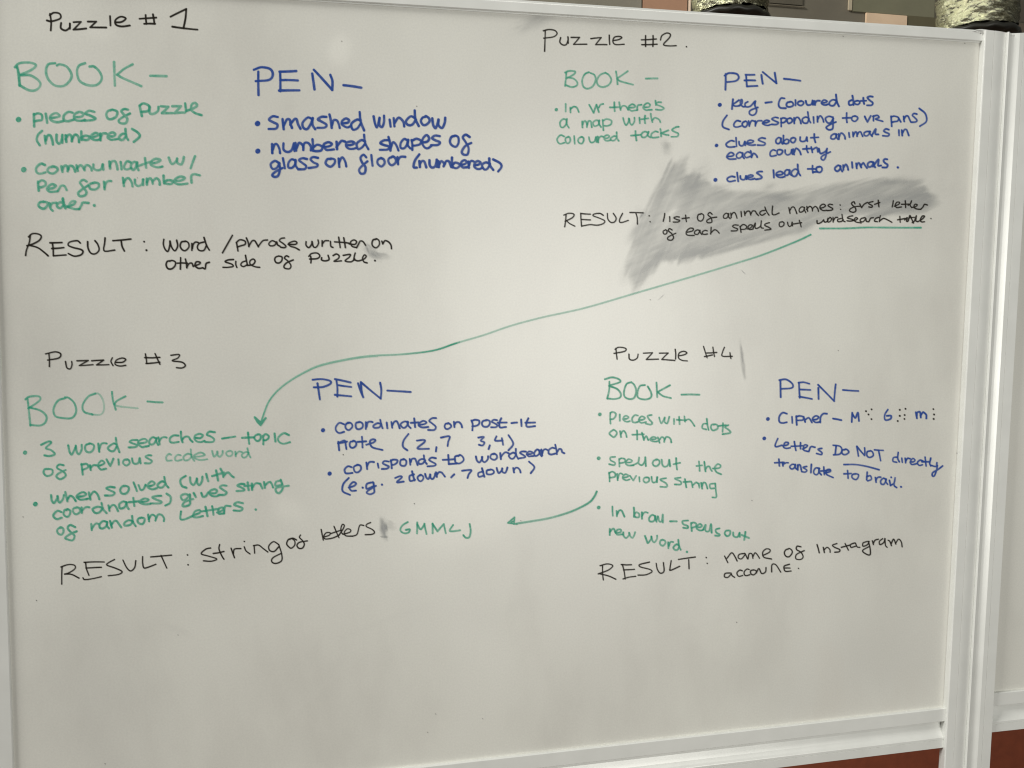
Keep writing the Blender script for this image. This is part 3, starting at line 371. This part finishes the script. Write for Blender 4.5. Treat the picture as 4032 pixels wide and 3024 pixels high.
up = np.array([0, 0, 1.]); rt = np.array([1., 0, 0])
def perp(p, q, sgn):
    d = (q-p)/np.linalg.norm(q-p); return sgn*np.array([-d[2], 0, d[0]])
# top rail
topw = abs((U(2700, 45, -D)-U(2700, 95.5, -D))[2])
o = perp(TL, TR, 1)
prof = [(-.0008, .007), (-.0008, -.0012), (.0006, -.0012), (.0006, -D+.0008), (.0014, -D), (topw*.74, -D), (topw*.76, -D+.0004), (topw*.80, -D+.0002), (topw*.97, -D+.0016), (topw, -D+.004), (topw, .007)]
link('top_rail', sweep('top_rail', prof, TL-rt*.03, TR+rt*.004, o), M['alu'], wb)
# bottom rail: flat face, concave groove that faces up, lower lip
o = perp(BL, BR, -1)
k = abs((U(3700, 2942, -D)-U(3700, 2786, -D))[2])/.158
def bottom_prof(k):
    return [(-.0008, .007), (-.0008, -D+.0010), (.0002, -D), (.048*k, -D), (.050*k, -D+.0006), (.0505*k, -D+.0085), (.058*k, -D+.0088), (.070*k, -D+.0083), (.082*k, -D+.0070), (.094*k, -D+.0050), (.106*k, -D+.0022), (.112*k, -D+.0004), (.114*k, -D),
            (.121*k, -D), (.1215*k, -D+.0007), (.1235*k, -D+.0007), (.124*k, -D), (.154*k, -D), (.156*k, -D+.001), (.156*k, .007)]
link('bottom_rail', sweep('bottom_rail', bottom_prof(k), BL-rt*.03, BR+rt*.004, o), M['alu'], wb)
# groove end stop
# left rail
LW = .030
pt, pb = U(-47, -60, 0), U(58, 3050, 0)
dl = (pb-pt)/np.linalg.norm(pb-pt)
prof = [(0, .007), (0, -D+.0026), (.0010, -D+.0014), (.018, -D), (.0182, -D+.0006), (.0195, -D+.0006), (.0197, -D), (.026, -D+.001), (.030, -D+.005), (.030, .007)]
link('left_rail', sweep('left_rail', prof, pt-dl*.03, pt+dl*(pt[2]-.05)/abs(dl[2]), perp(pb, pt, 1)), M['alu'], wb)
# right rail (goes down past the board as the leg of the stand)
a1, a2 = U(3866, 230, -D), U(3729, 2700, -D)
da = (a2-a1)/np.linalg.norm(a2-a1)
W1 = (U(3898, 1200, -D)-U(3813, 1200, -D))[0]
W2 = (U(3999, 1200, -D)-U(3898, 1200, -D))[0]
prof = [(-.0006, .007), (-.0006, -D+.0016), (-.0002, -D+.0005), (.0007, -D-.0001), (W1*.38, -D), (W1*.385, -D+.0006), (W1*.41, -D+.0006), (W1*.415, -D)]
prof += [(W1*(.45+.55*i/10)+.0004*(i/10), -D+.0030*(i/10)**1.8) for i in range(11)] + [(W1+.0004, .0067)]
top1 = U(3872, 122, -D); leg0 = a1 + da*((top1[2]-a1[2])/da[2])
leg1 = leg0 + da*((leg0[2]-.05)/abs(da[2]))
outd = perp(leg1, leg0, -1)
link('right_rail', sweep('right_rail', prof, leg0, leg1, outd), M['alu'], wb)
def cap(name, pts, y0, y1, parent, bev=.0022):
    bm = bmesh.new(); vs = [bm.verts.new(Vector(U(x, y, y0))) for x, y in pts]
    fc = bm.faces.new(vs); bmesh.ops.recalc_face_normals(bm, faces=[fc])
    r = bmesh.ops.extrude_face_region(bm, geom=[fc]); ev = [g for g in r['geom'] if isinstance(g, bmesh.types.BMVert)]
    bmesh.ops.translate(bm, verts=ev, vec=(0, y1-y0, 0))
    bmesh.ops.recalc_face_normals(bm, faces=bm.faces)
    bmesh.ops.bevel(bm, geom=bm.edges[:], offset=bev, segments=3, affect='EDGES')
    me = bpy.data.meshes.new(name); bm.to_mesh(me); bm.free()
    me.polygons.foreach_set('use_smooth', [True]*len(me.polygons))
    return link(name, me, M['alu'], parent)
cap('corner_cap', [(3826, 124), (3840, 116), (3866, 112), (3895, 116), (3925, 124), (3952, 134), (3951, 146), (3905, 141), (3868, 137), (3860, 126)], -D-.0016, .012, wb, .0016)

# ------------------------------------------------------------------ the next board
b2x = (4060, 1500)
wb2 = thing('whiteboard', tuple(U(4300, 2700)*np.array([1, 0, 1])), 'blank whiteboard at the right edge, only its left rail showing', 'whiteboard', 'whiteboards side by side')
s1 = leg0 + outd*W1; s2 = leg1 + outd*W1
c0 = s1 + outd*W2; c1 = s2 + outd*W2
zb2 = U(3901, 2727)[2]; zt2 = U(3975, 148)[2]
wid = 1.2
sl = (U(4032, 128, -D)-U(3985, 131, -D))
v = []; f = []
xa = c0[0] + (c1-c0)[0]*((zt2-c0[2])/(c1-c0)[2]); xb = c0[0] + (c1-c0)[0]*((zb2-c0[2])/(c1-c0)[2])
for (x, z) in ((xa-.002, zt2), (xa+wid, zt2), (xb+wid, zb2), (xb-.002, zb2)): v.append((x, .0, z))
me = mesh('writing_surface', v, [(0, 1, 2, 3)]); at = me.attributes.new('wear_and_light', 'FLOAT', 'POINT'); at.data.foreach_set('value', [.5]*4)
link('writing_surface', me, M['board'], wb2)
prof = [(.0, .007), (.0, -D-.0002), (.0008, -D-.0010), (W2*.05, -D-.0006), (W2*.12, -D+.0022), (W2*.22, -D+.0032), (W2*.30, -D+.0026), (W2*.40, -D+.0008), (W2*.46, -D),
        (W2*.62, -D), (W2*.625, -D+.0006), (W2*.64, -D+.0006), (W2*.645, -D), (W2*.98, -D), (W2, -D+.001), (W2, .007)]
cut = U(3965, 150, -D)[2]
link('left_rail', sweep('left_rail', prof, s1, s2, outd), M['alu'], wb2)
br0 = np.array([xb-.001, 0, zb2]); br1 = br0 + np.array([wid, 0, 0]) - 0
link('bottom_rail', sweep('bottom_rail', bottom_prof(k), br0, br1, (0, 0, -1)), M['alu'], wb2)
prof = [(-.0008, .007), (-.0008, -D+.004), (.0006, -D), (topw*.8, -D), (topw, -D+.003), (topw, .007)]
prof = [(a*.45, b) for a, b in prof]
link('top_rail', sweep('top_rail', prof, (xa-.001, 0, zt2), (xa+wid, 0, zt2), (0, 0, 1)), M['alu'], wb2)
cap('corner_cap', [(3955, 156), (3956, 141), (3966, 135), (3990, 130), (4040, 127), (4100, 128), (4100, 147), (4040, 147), (3985, 148), (3972, 156)], -D-.0022, .012, wb2, .0016)
rr0 = np.array([xa+wid, 0, zt2+.01]); rr1 = np.array([xb+wid, 0, .05])
link('right_rail', sweep('right_rail', [(0, .007), (0, -D), (.028, -D), (.03, -D+.003), (.03, .007)], rr0, rr1, (1, 0, 0)), M['alu'], wb2)

# ------------------------------------------------------------------ marker film on the board
def field_mesh(name, dens, x0, y0, step, Y, mt, parent, label=None, thr=.012):
    h, wd = dens.shape
    big = np.maximum.reduce([dens[:-1, :-1], dens[1:, :-1], dens[:-1, 1:], dens[1:, 1:]]) > thr
    jj, ii = np.nonzero(big)
    if not len(jj): return
    a = jj*wd+ii; quads = np.stack([a, a+wd, a+wd+1, a+1], 1)
    used, inv = np.unique(quads, return_inverse=True); inv = inv.reshape(quads.shape)
    yy, xx = used//wd, used % wd
    P = UA(x0+xx*step*1.0, y0+yy*step*1.0, Y)
    me = bpy.data.meshes.new(name)
    me.vertices.add(len(used)); me.vertices.foreach_set('co', P.ravel())
    n = len(quads); me.loops.add(4*n); me.loops.foreach_set('vertex_index', inv.ravel().astype(np.int32))
    me.polygons.add(n); me.polygons.foreach_set('loop_start', np.arange(0, 4*n, 4, dtype=np.int32)); 
    me.update(calc_edges=True)
    at = me.attributes.new('ink', 'FLOAT', 'POINT'); at.data.foreach_set('value', dens.ravel()[used].astype(np.float32))
    o = link(name, me, mt, parent)
    if label: o['label'] = label
    return o
def catmull(p, n=7):
    p = np.array(p, float)
    if len(p) < 3: return p
    q = np.vstack([2*p[0]-p[1], p, 2*p[-1]-p[-2]]); out = []
    for i in range(1, len(q)-2):
        a, b, c, d = q[i-1:i+3]
        for t in np.arange(n)/n:
            out.append(.5*((2*b)+(c-a)*t+(2*a-5*b+4*c-d)*t*t+(3*b-a-3*c+d)*t**3))
    out.append(q[-2]); return np.array(out)
def parse(txt):
    """-> list of (points, radius factor)"""
    res = []; toks = txt.split(); i = 0
    P = lambda s: [float(q) for q in s.split(',')]
    while i < len(toks):
        t = toks[i]; i += 1
        if t[0] in '~/':
            pts = [P(t[1:])]
            while i < len(toks) and (toks[i][0].isdigit() or toks[i][0] == '-'): pts.append(P(toks[i])); i += 1
            if t[0] == '~': res.append((catmull(pts), 1.0))
            else:
                q = np.array(pts); d = [q[0]]
                for a, b in zip(q[:-1], q[1:]):                  # a hand's slight wobble in straight strokes
                    L = np.linalg.norm(b-a); nn = max(2, int(L/40)); nrm = np.array([a[1]-b[1], b[0]-a[0]])/max(L, 1)
                    wob = rng.normal(0, .006*L+.4)
                    for s in range(1, nn+1): d.append(a+(b-a)*s/nn + nrm*wob*math.sin(math.pi*s/nn))
                res.append((np.array(d), 1.0))
        elif t[1] == ':':
            c = t[0]; v = P(t[2:])
            if c == '.': res.append((np.array([v, [v[0]+1, v[1]+1]]), 1.15))
            elif c == '*': res.append((np.array([v, [v[0]+2, v[1]-2]]), 2.0))
            else:
                jit = rng.normal(0, .03, (40, 2)); n = 0
                for g in GLY[c]:
                    q = np.array([P(s) for s in g[1:].split()])
                    q = q + jit[n:n+len(q)]; n += len(q)
                    q = np.array([v[0], v[1]]) + q*np.array([v[2]-v[0], v[3]-v[1]])
                    res.append((catmull(q) if g[0] == '~' else q, 1.0))
    return res
def vnoise(shape, cell):
    h, wd = shape; gh, gw = int(h/cell)+3, int(wd/cell)+3; g = rng.random((gh, gw))
    y = np.arange(h)/cell; x = np.arange(wd)/cell; yi = y.astype(int); xi = x.astype(int); fy = (y-yi)[:, None]; fx = (x-xi)[None]
    fy = fy*fy*(3-2*fy); fx = fx*fx*(3-2*fx)
    return (g[yi][:, xi]*(1-fy)*(1-fx)+g[yi+1][:, xi]*fy*(1-fx)+g[yi][:, xi+1]*(1-fy)*fx+g[yi+1][:, xi+1]*fy*fx)
STEP = 2.0
def draw_row(idx, label, ink, width, strength, ox, oy, sc, strokes):
    allp = np.vstack([p for p, _ in strokes])/sc + (ox, oy)
    x0 = math.floor(allp[:, 0].min()-16); y0 = math.floor(allp[:, 1].min()-16)
    wd = int((allp[:, 0].max()+16-x0)/STEP)+2; h = int((allp[:, 1].max()+16-y0)/STEP)+2
    total = np.zeros((h, wd))
    streak = .55*vnoise((h, wd), 5)+.45*vnoise((h, wd), 2)
    for pts, rf in strokes:
        p = pts/sc + (ox, oy)
        r0 = max(width*.5*rf*{'black': .81, 'blue': .88, 'green': .89}[ink], 2.45 if width > 4.5 else 1)
        seg = np.zeros((h, wd)); L = np.r_[0, np.cumsum(np.linalg.norm(np.diff(p, axis=0), axis=1))]; tot = max(L[-1], 1)
        ph = rng.random(3)*6.28; amp = rng.uniform(.5, 1)
        for i in range(len(p)-1):
            a, b = p[i], p[i+1]
            r = r0*(1+.07*math.sin(L[i]/23+ph[0])); s_ = L[i]/tot
            dn = strength*1.06*(1 - (.16*amp if ink == 'green' else .06)*(.5+.5*math.sin(L[i]/37+ph[1])) + (.13 if s_ < .12 or s_ > .9 else 0))
            i0 = max(0, int((min(a[0], b[0])-r-4-x0)/STEP)); i1 = min(wd, int((max(a[0], b[0])+r+4-x0)/STEP)+2)
            j0 = max(0, int((min(a[1], b[1])-r-4-y0)/STEP)); j1 = min(h, int((max(a[1], b[1])+r+4-y0)/STEP)+2)
            X = x0+np.arange(i0, i1)*STEP; Yv = y0+np.arange(j0, j1)*STEP
            dx = X[None]-a[0]; dy = Yv[:, None]-a[1]; v = b-a; q = max(v@v, 1e-6)
            t = np.clip((dx*v[0]+dy*v[1])/q, 0, 1); dist = np.hypot(dx-t*v[0], dy-t*v[1])
            m_ = np.clip((r-dist)/1.9+.5, 0, 1)
            edge = np.clip(dist/r, 0, 1)**2
            m_ = m_*min(dn, 1)*(1-(.16 if ink == 'green' else .05)*(1-edge))
            seg[j0:j1, i0:i1] = np.maximum(seg[j0:j1, i0:i1], m_)
        total = 1-(1-total)*(1-seg)
    total *= 1-(.38 if ink == 'green' else .22 if ink == 'blue' else .06)*(1-streak)
    return field_mesh('handwriting', total, x0, y0, STEP, -.00012-.00002*(idx % 7), M[ink], wb, label)
for idx, row in enumerate(INK):
    label, ink, width, strength, ox, oy, sc, txt = row
    draw_row(idx, label, ink, width, strength, ox, oy, sc, parse(txt))

# arrows
def src(p): return np.array(p, float)
A1 = catmull([(3192, 924), (3137, 950), (3006, 1002), (2907, 1034), (2743, 1084), (2514, 1151), (2305, 1212), (2134, 1250), (2011, 1283), (1906, 1319), (1797, 1351), (1707, 1380), (1584, 1395), (1432, 1404), (1280, 1433), (1204, 1463), (1118, 1516), (1061, 1577), (1028, 1660)], 8)
def arrow(idx, label, shafts, head, width):
    allp = np.vstack([s[0] for s in shafts]+[head]); x0, y0 = math.floor(allp[:, 0].min()-20), math.floor(allp[:, 1].min()-20)
    wd = int((allp[:, 0].max()+20-x0)/STEP)+2; h = int((allp[:, 1].max()+20-y0)/STEP)+2
    tot = np.zeros((h, wd)); sn = .5*vnoise((h, wd), 7)+.5*vnoise((h, wd), 2)
    def seg(p, r, dn):
        lay = np.zeros((h, wd))
        for i in range(len(p)-1):
            a, b = p[i], p[i+1]; d_ = dn[i]
            i0 = max(0, int((min(a[0], b[0])-r-4-x0)/STEP)); i1 = min(wd, int((max(a[0], b[0])+r+4-x0)/STEP)+2)
            j0 = max(0, int((min(a[1], b[1])-r-4-y0)/STEP)); j1 = min(h, int((max(a[1], b[1])+r+4-y0)/STEP)+2)
            X = x0+np.arange(i0, i1)*STEP; Yv = y0+np.arange(j0, j1)*STEP
            dx = X[None]-a[0]; dy = Yv[:, None]-a[1]; v = b-a; q = max(v@v, 1e-6)
            t = np.clip((dx*v[0]+dy*v[1])/q, 0, 1); dist = np.hypot(dx-t*v[0], dy-t*v[1])
            lay[j0:j1, i0:i1] = np.maximum(lay[j0:j1, i0:i1], np.clip((r-dist)/1.9+.5, 0, 1)*d_)
        return lay
    for p, r, dn in shafts:
        tot = 1-(1-tot)*(1-seg(p, r, dn))
    tot = 1-(1-tot)*(1-seg(head, width*.5, [.8]*len(head)))
    tot *= .7+.3*sn
    field_mesh('arrow', tot, x0, y0, STEP, -.00028, M['green'], wb, label)
n = len(A1); sx = A1[:, 0]
den = np.interp(sx, [1028, 1100, 1600, 1700, 1780, 1800, 1820, 2100, 2900, 3050, 3192], [.62, .5, .52, .78, .92, .9, .42, .40, .45, .62, .8])
arrow(0, 'long green arrow curving from the underlined title down to topic',
      [(A1, 3.6, den), (A1[sx < 1500]+(-3, 5), 1.3, [.45]*400)],
      src([(1003, 1643), (1014, 1662), (1026, 1674), (1034, 1660), (1046, 1646), (1026, 1674), (1022, 1660), (1003, 1643)]), 8.5)
q0 = lambda L: [(1950+x/2.1067, 1900+y/2.1067) for x, y in L]
A2 = catmull(q0([(842, 75), (820, 120), (780, 165), (690, 215), (590, 255), (450, 295), (310, 320), (180, 340)]), 8)
arrow(1, 'short green arrow pointing left at the letters G H M L J',
      [(A2, 4.2, np.interp(A2[:, 0], [2035, 2150, 2300, 2349], [.62, .5, .75, .85]))],
      np.array(q0([(180, 345), (105, 335), (160, 288), (155, 345), (130, 330), (150, 320)])), 6.5)

# ------------------------------------------------------------------ grey eraser smear and other marks
def blur(a, r, axis):
    k = np.ones(2*r+1)/(2*r+1); return np.apply_along_axis(lambda q: np.convolve(np.pad(q, r, mode='edge'), k, 'valid'), axis, a)
def streaks(shape, ang, along, across):
    h, wd = shape; y, x = np.mgrid[0:h, 0:wd].astype(float)
    c, s = math.cos(ang), math.sin(ang); u = (x*c+y*s)/along+500; v = (-x*s+y*c)/across+500
    g = rng.random((256, 256)); ui, vi = np.floor(u).astype(int), np.floor(v).astype(int); fu, fv = u-ui, v-vi
    fu = fu*fu*(3-2*fu); fv = fv*fv*(3-2*fv); G = lambda a, b: g[b % 256, a % 256]
    return G(ui, vi)*(1-fu)*(1-fv)+G(ui+1, vi)*fu*(1-fv)+G(ui, vi+1)*(1-fu)*fv+G(ui+1, vi+1)*fu*fv
def poly_mask(xs, ys, pts):
    inside = np.zeros(xs.shape, bool); n = len(pts)
    for i in range(n):
        x1, y1 = pts[i]; x2, y2 = pts[(i+1) % n]
        if y1 == y2: continue
        c = ((y1 > ys) != (y2 > ys)) & (xs < (x2-x1)*(ys-y1)/(y2-y1)+x1); inside ^= c
    return inside.astype(float)
SS = 3.0
sx0, sy0 = 2400, 560; sw, sh = int(1420/SS), int(700/SS)
ys, xs = np.mgrid[0:sh, 0:sw].astype(float); XS = sx0+xs*SS; YS = sy0+ys*SS
conv = lambda L: [(2350+a/1.5255, 550+b/1.5255) for a, b in L]
wx = (.6*streaks((sh, sw), -.32, 60, 7)+.4*streaks((sh, sw), -.32, 30, 3)-.5)*1.3; wx2 = (.6*streaks((sh, sw), -1.15, 60, 8)+.4*streaks((sh, sw), -1.15, 40, 3)-.5)*1.3
left = np.clip((2880-XS)/260, 0, 1)                      # left part was wiped steeply, right part along the line
st_ = wx2*left+wx*(1-left)
ca, sa = np.cos(-.32), np.sin(-.32); cb, sb = np.cos(-1.15), np.sin(-1.15)
ddx = (ca*(1-left)+cb*left)*st_*95; ddy = (sa*(1-left)+sb*left)*st_*95
body = conv([(415, 150), (450, 160), (475, 150), (515, 90), (550, 95), (545, 180), (600, 195), (608, 250), (645, 252), (665, 285), (725, 265), (750, 290), (805, 250), (800, 295), (960, 296), (1180, 308), (1400, 262), (1600, 240), (1850, 228), (1990, 275), (2070, 335), (2050, 400), (1990, 440), (1500, 480), (1330, 500), (1290, 555), (1150, 575), (950, 630), (700, 695), (520, 735), (420, 770), (330, 800), (270, 860), (235, 905), (225, 850), (180, 865), (145, 850), (150, 760), (190, 660), (220, 540), (290, 420), (330, 330), (380, 240)])
mk = poly_mask(XS+ddx, YS+ddy, body)
m2 = mk.copy()
for ax in (0, 1): mk = blur(blur(mk, 1, ax), 2, ax); m2 = blur(blur(m2, 10, ax), 10, ax)
fe = left*streaks((sh, sw), -1.15, 55, 3.2)+(1-left)*streaks((sh, sw), -.32, 60, 3.5)
mk = mk*np.clip((m2-.5)*1.9+.45+(fe-.5)*1.15, 0, 1)
tone = .53+.32*st_+.22*(streaks((sh, sw), -.6, 80, 34)-.5)*1.7+.12*(streaks((sh, sw), -.42, 22, 2.5)-.5)+.2*(streaks((sh, sw), -.5, 16, 5)-.5)+.2*(streaks((sh, sw), -.25, 60, 22)-.5)
def blob(cx, cy, rx, ry, ang=0.):
    c, s = math.cos(ang), math.sin(ang); dx = XS-cx; dy = YS-cy; u = (dx*c+dy*s)/rx; v = (-dx*s+dy*c)/ry
    return np.exp(-(u*u+v*v))
cv = lambda x, y: (2350+x/1.5255, 550+y/1.5255)
dens = mk*tone
for (bx, by, rx, ry, an, am) in [(590, 260, 70, 34, -1.0, .34), (1080, 345, 60, 16, .15, .30), (1790, 245, 60, 14, -.1, .30), (900, 330, 50, 12, -.3, .2), (410, 690, 36, 20, -.4, .28), (620, 675, 60, 16, -.2, .22), (500, 240, 30, 70, -1.0, .12), (1700, 350, 260, 40, -.15, .10), (700, 460, 240, 50, -.2, .10), (320, 740, 90, 26, -1.1, .14), (1240, 530, 40, 20, -.6, .2), (220, 560, 40, 14, -1.1, .22), (270, 450, 16, 26, -.6, .15), (420, 45, 18, 32, 0, .16), (1040, 280, 26, 12, -.4, .22), (180, 800, 40, 22, -1.15, .14)]:
    cx_, cy_ = cv(bx, by); dens += am*blob(cx_, cy_, rx, ry, an)*(.6+.8*(streaks((sh, sw), -.4, 14, 3)))
dens -= .22*blob(*cv(480, 330), 40, 130, .45)*mk + .16*blob(*cv(1050, 480), 200, 14, -.28)*mk + .12*blob(*cv(800, 360), 150, 9, -.35)*mk
dens = np.clip(dens, 0, .9)*.70
field_mesh('eraser_smear', dens, sx0, sy0, SS, -.00006, M['smear'], wb, 'large grey eraser smear behind the words list of animal names')

def smudge(label, cx, cy, rx, ry, ang, amt, mt='smear', streak=(8, 2.2), sang=None, step=3.0, seedpow=1.0):
    W = int(2.6*max(rx, ry)/step)*2; ys_, xs_ = np.mgrid[0:W, 0:W].astype(float)
    X = (xs_-W/2)*step; Y_ = (ys_-W/2)*step; c, s = math.cos(ang), math.sin(ang)
    n_ = streaks((W, W), ang if sang is None else sang, *streak); n2 = streaks((W, W), 1.0, 7, 6)
    u = (X*c+Y_*s)/rx+(n2-.5)*.5; v = (-X*s+Y_*c)/ry+(n_-.5)*.6
    d = np.exp(-(u*u+v*v)**1.5)*amt*(.45+.8*n_)**seedpow
    edge = np.clip((np.minimum(np.minimum(xs_, W-1-xs_), np.minimum(ys_, W-1-ys_)))/4, 0, 1)
    field_mesh('smudge', np.clip(d, 0, .9)*edge, cx-W*step/2, cy-W*step/2, step, smudge.y, M[mt], wb, label)
    smudge.y -= .000004
smudge.y = -.000065
smudge('dark upright smudge after the word letters', 1150+938/2.6024, 1900+470/2.6024, 34, 13, 1.42, .95)
smudge('dark end of the smudge after letters', 1150+940/2.6024, 1900+555/2.6024, 12, 3.5, .1, 1.0, step=2.0)
smudge('pale grey smudge beside the dark one', 1150+1000/2.6024, 1900+440/2.6024, 22, 16, .3, .25)
smudge('thin upright grey smudge after the heading of puzzle 4', 2300+1645/2.633, 1330+250/2.633, 62, 7, 1.45, .5)
smudge('grey smudge below the word on', 800+1830/2.765, 850+390/2.765, 40, 15, .75, .42)
smudge('grey smudge right of the word puzzle', 800+1900/2.765, 850+425/2.765, 40, 13, .15, .38)
smudge('thin grey wiped tail of the word written', 800+1785/2.765, 850+355/2.765, 16, 4, 1.2, .6, step=2.0)
smudge('grey rubbed spot near the upper rail', 1100+1400/1.3825, 110/1.3825, 80, 26, -.5, .16)
smudge('grey rubbed letter corner right of the first grey RESULT', 2200+900/2.765, 750+275/2.765, 12, 4, 2.1, .6, step=2.0)
smudge('small grey smudge below coloured tacks', 2100+1650/3.16, 80+1560/3.16, 30, 16, 1.3, .18)
smudge('short grey scuff below the long arrow', 2350+385/1.5255, 550+948/1.5255, 15, 2.2, -.7, .4, step=2.0)
smudge('small curved grey scuff above the fourth puzzle', 2350+880/1.5255, 550+795/1.5255, 10, 2.6, .8, .4, step=2.0)
# specks
SP = [(3768, 1784, 4), (1345, 162, 3), (90, 2035, 3), (143, 2364, 3.5), (413, 3007, 3), (1351, 1790, 4), (1640, 418, 3), (1631, 1983, 3.5), (2960, 1970, 3), (2560, 1180, 2.5), (15, 1897, 4), (3319, 142, 3), (3798, 170, 3), (2050, 2050, 2.5), (1260, 470, 2.5), (540, 700, 2.5), (700, 2500, 2.5), (2900, 2450, 3), (3300, 1380, 2.5), (1900, 2830, 2.5), (1715, 2811, 3), (1683, 2883, 2.5)]
for (x, y, r) in SP:
    p = np.array([[x, y], [x+1.5, y+.8]]); draw_row(3, None, 'black', r, .75, 0, 0, 1.0, [(p, 1.0)]).name = 'dirt_speck'
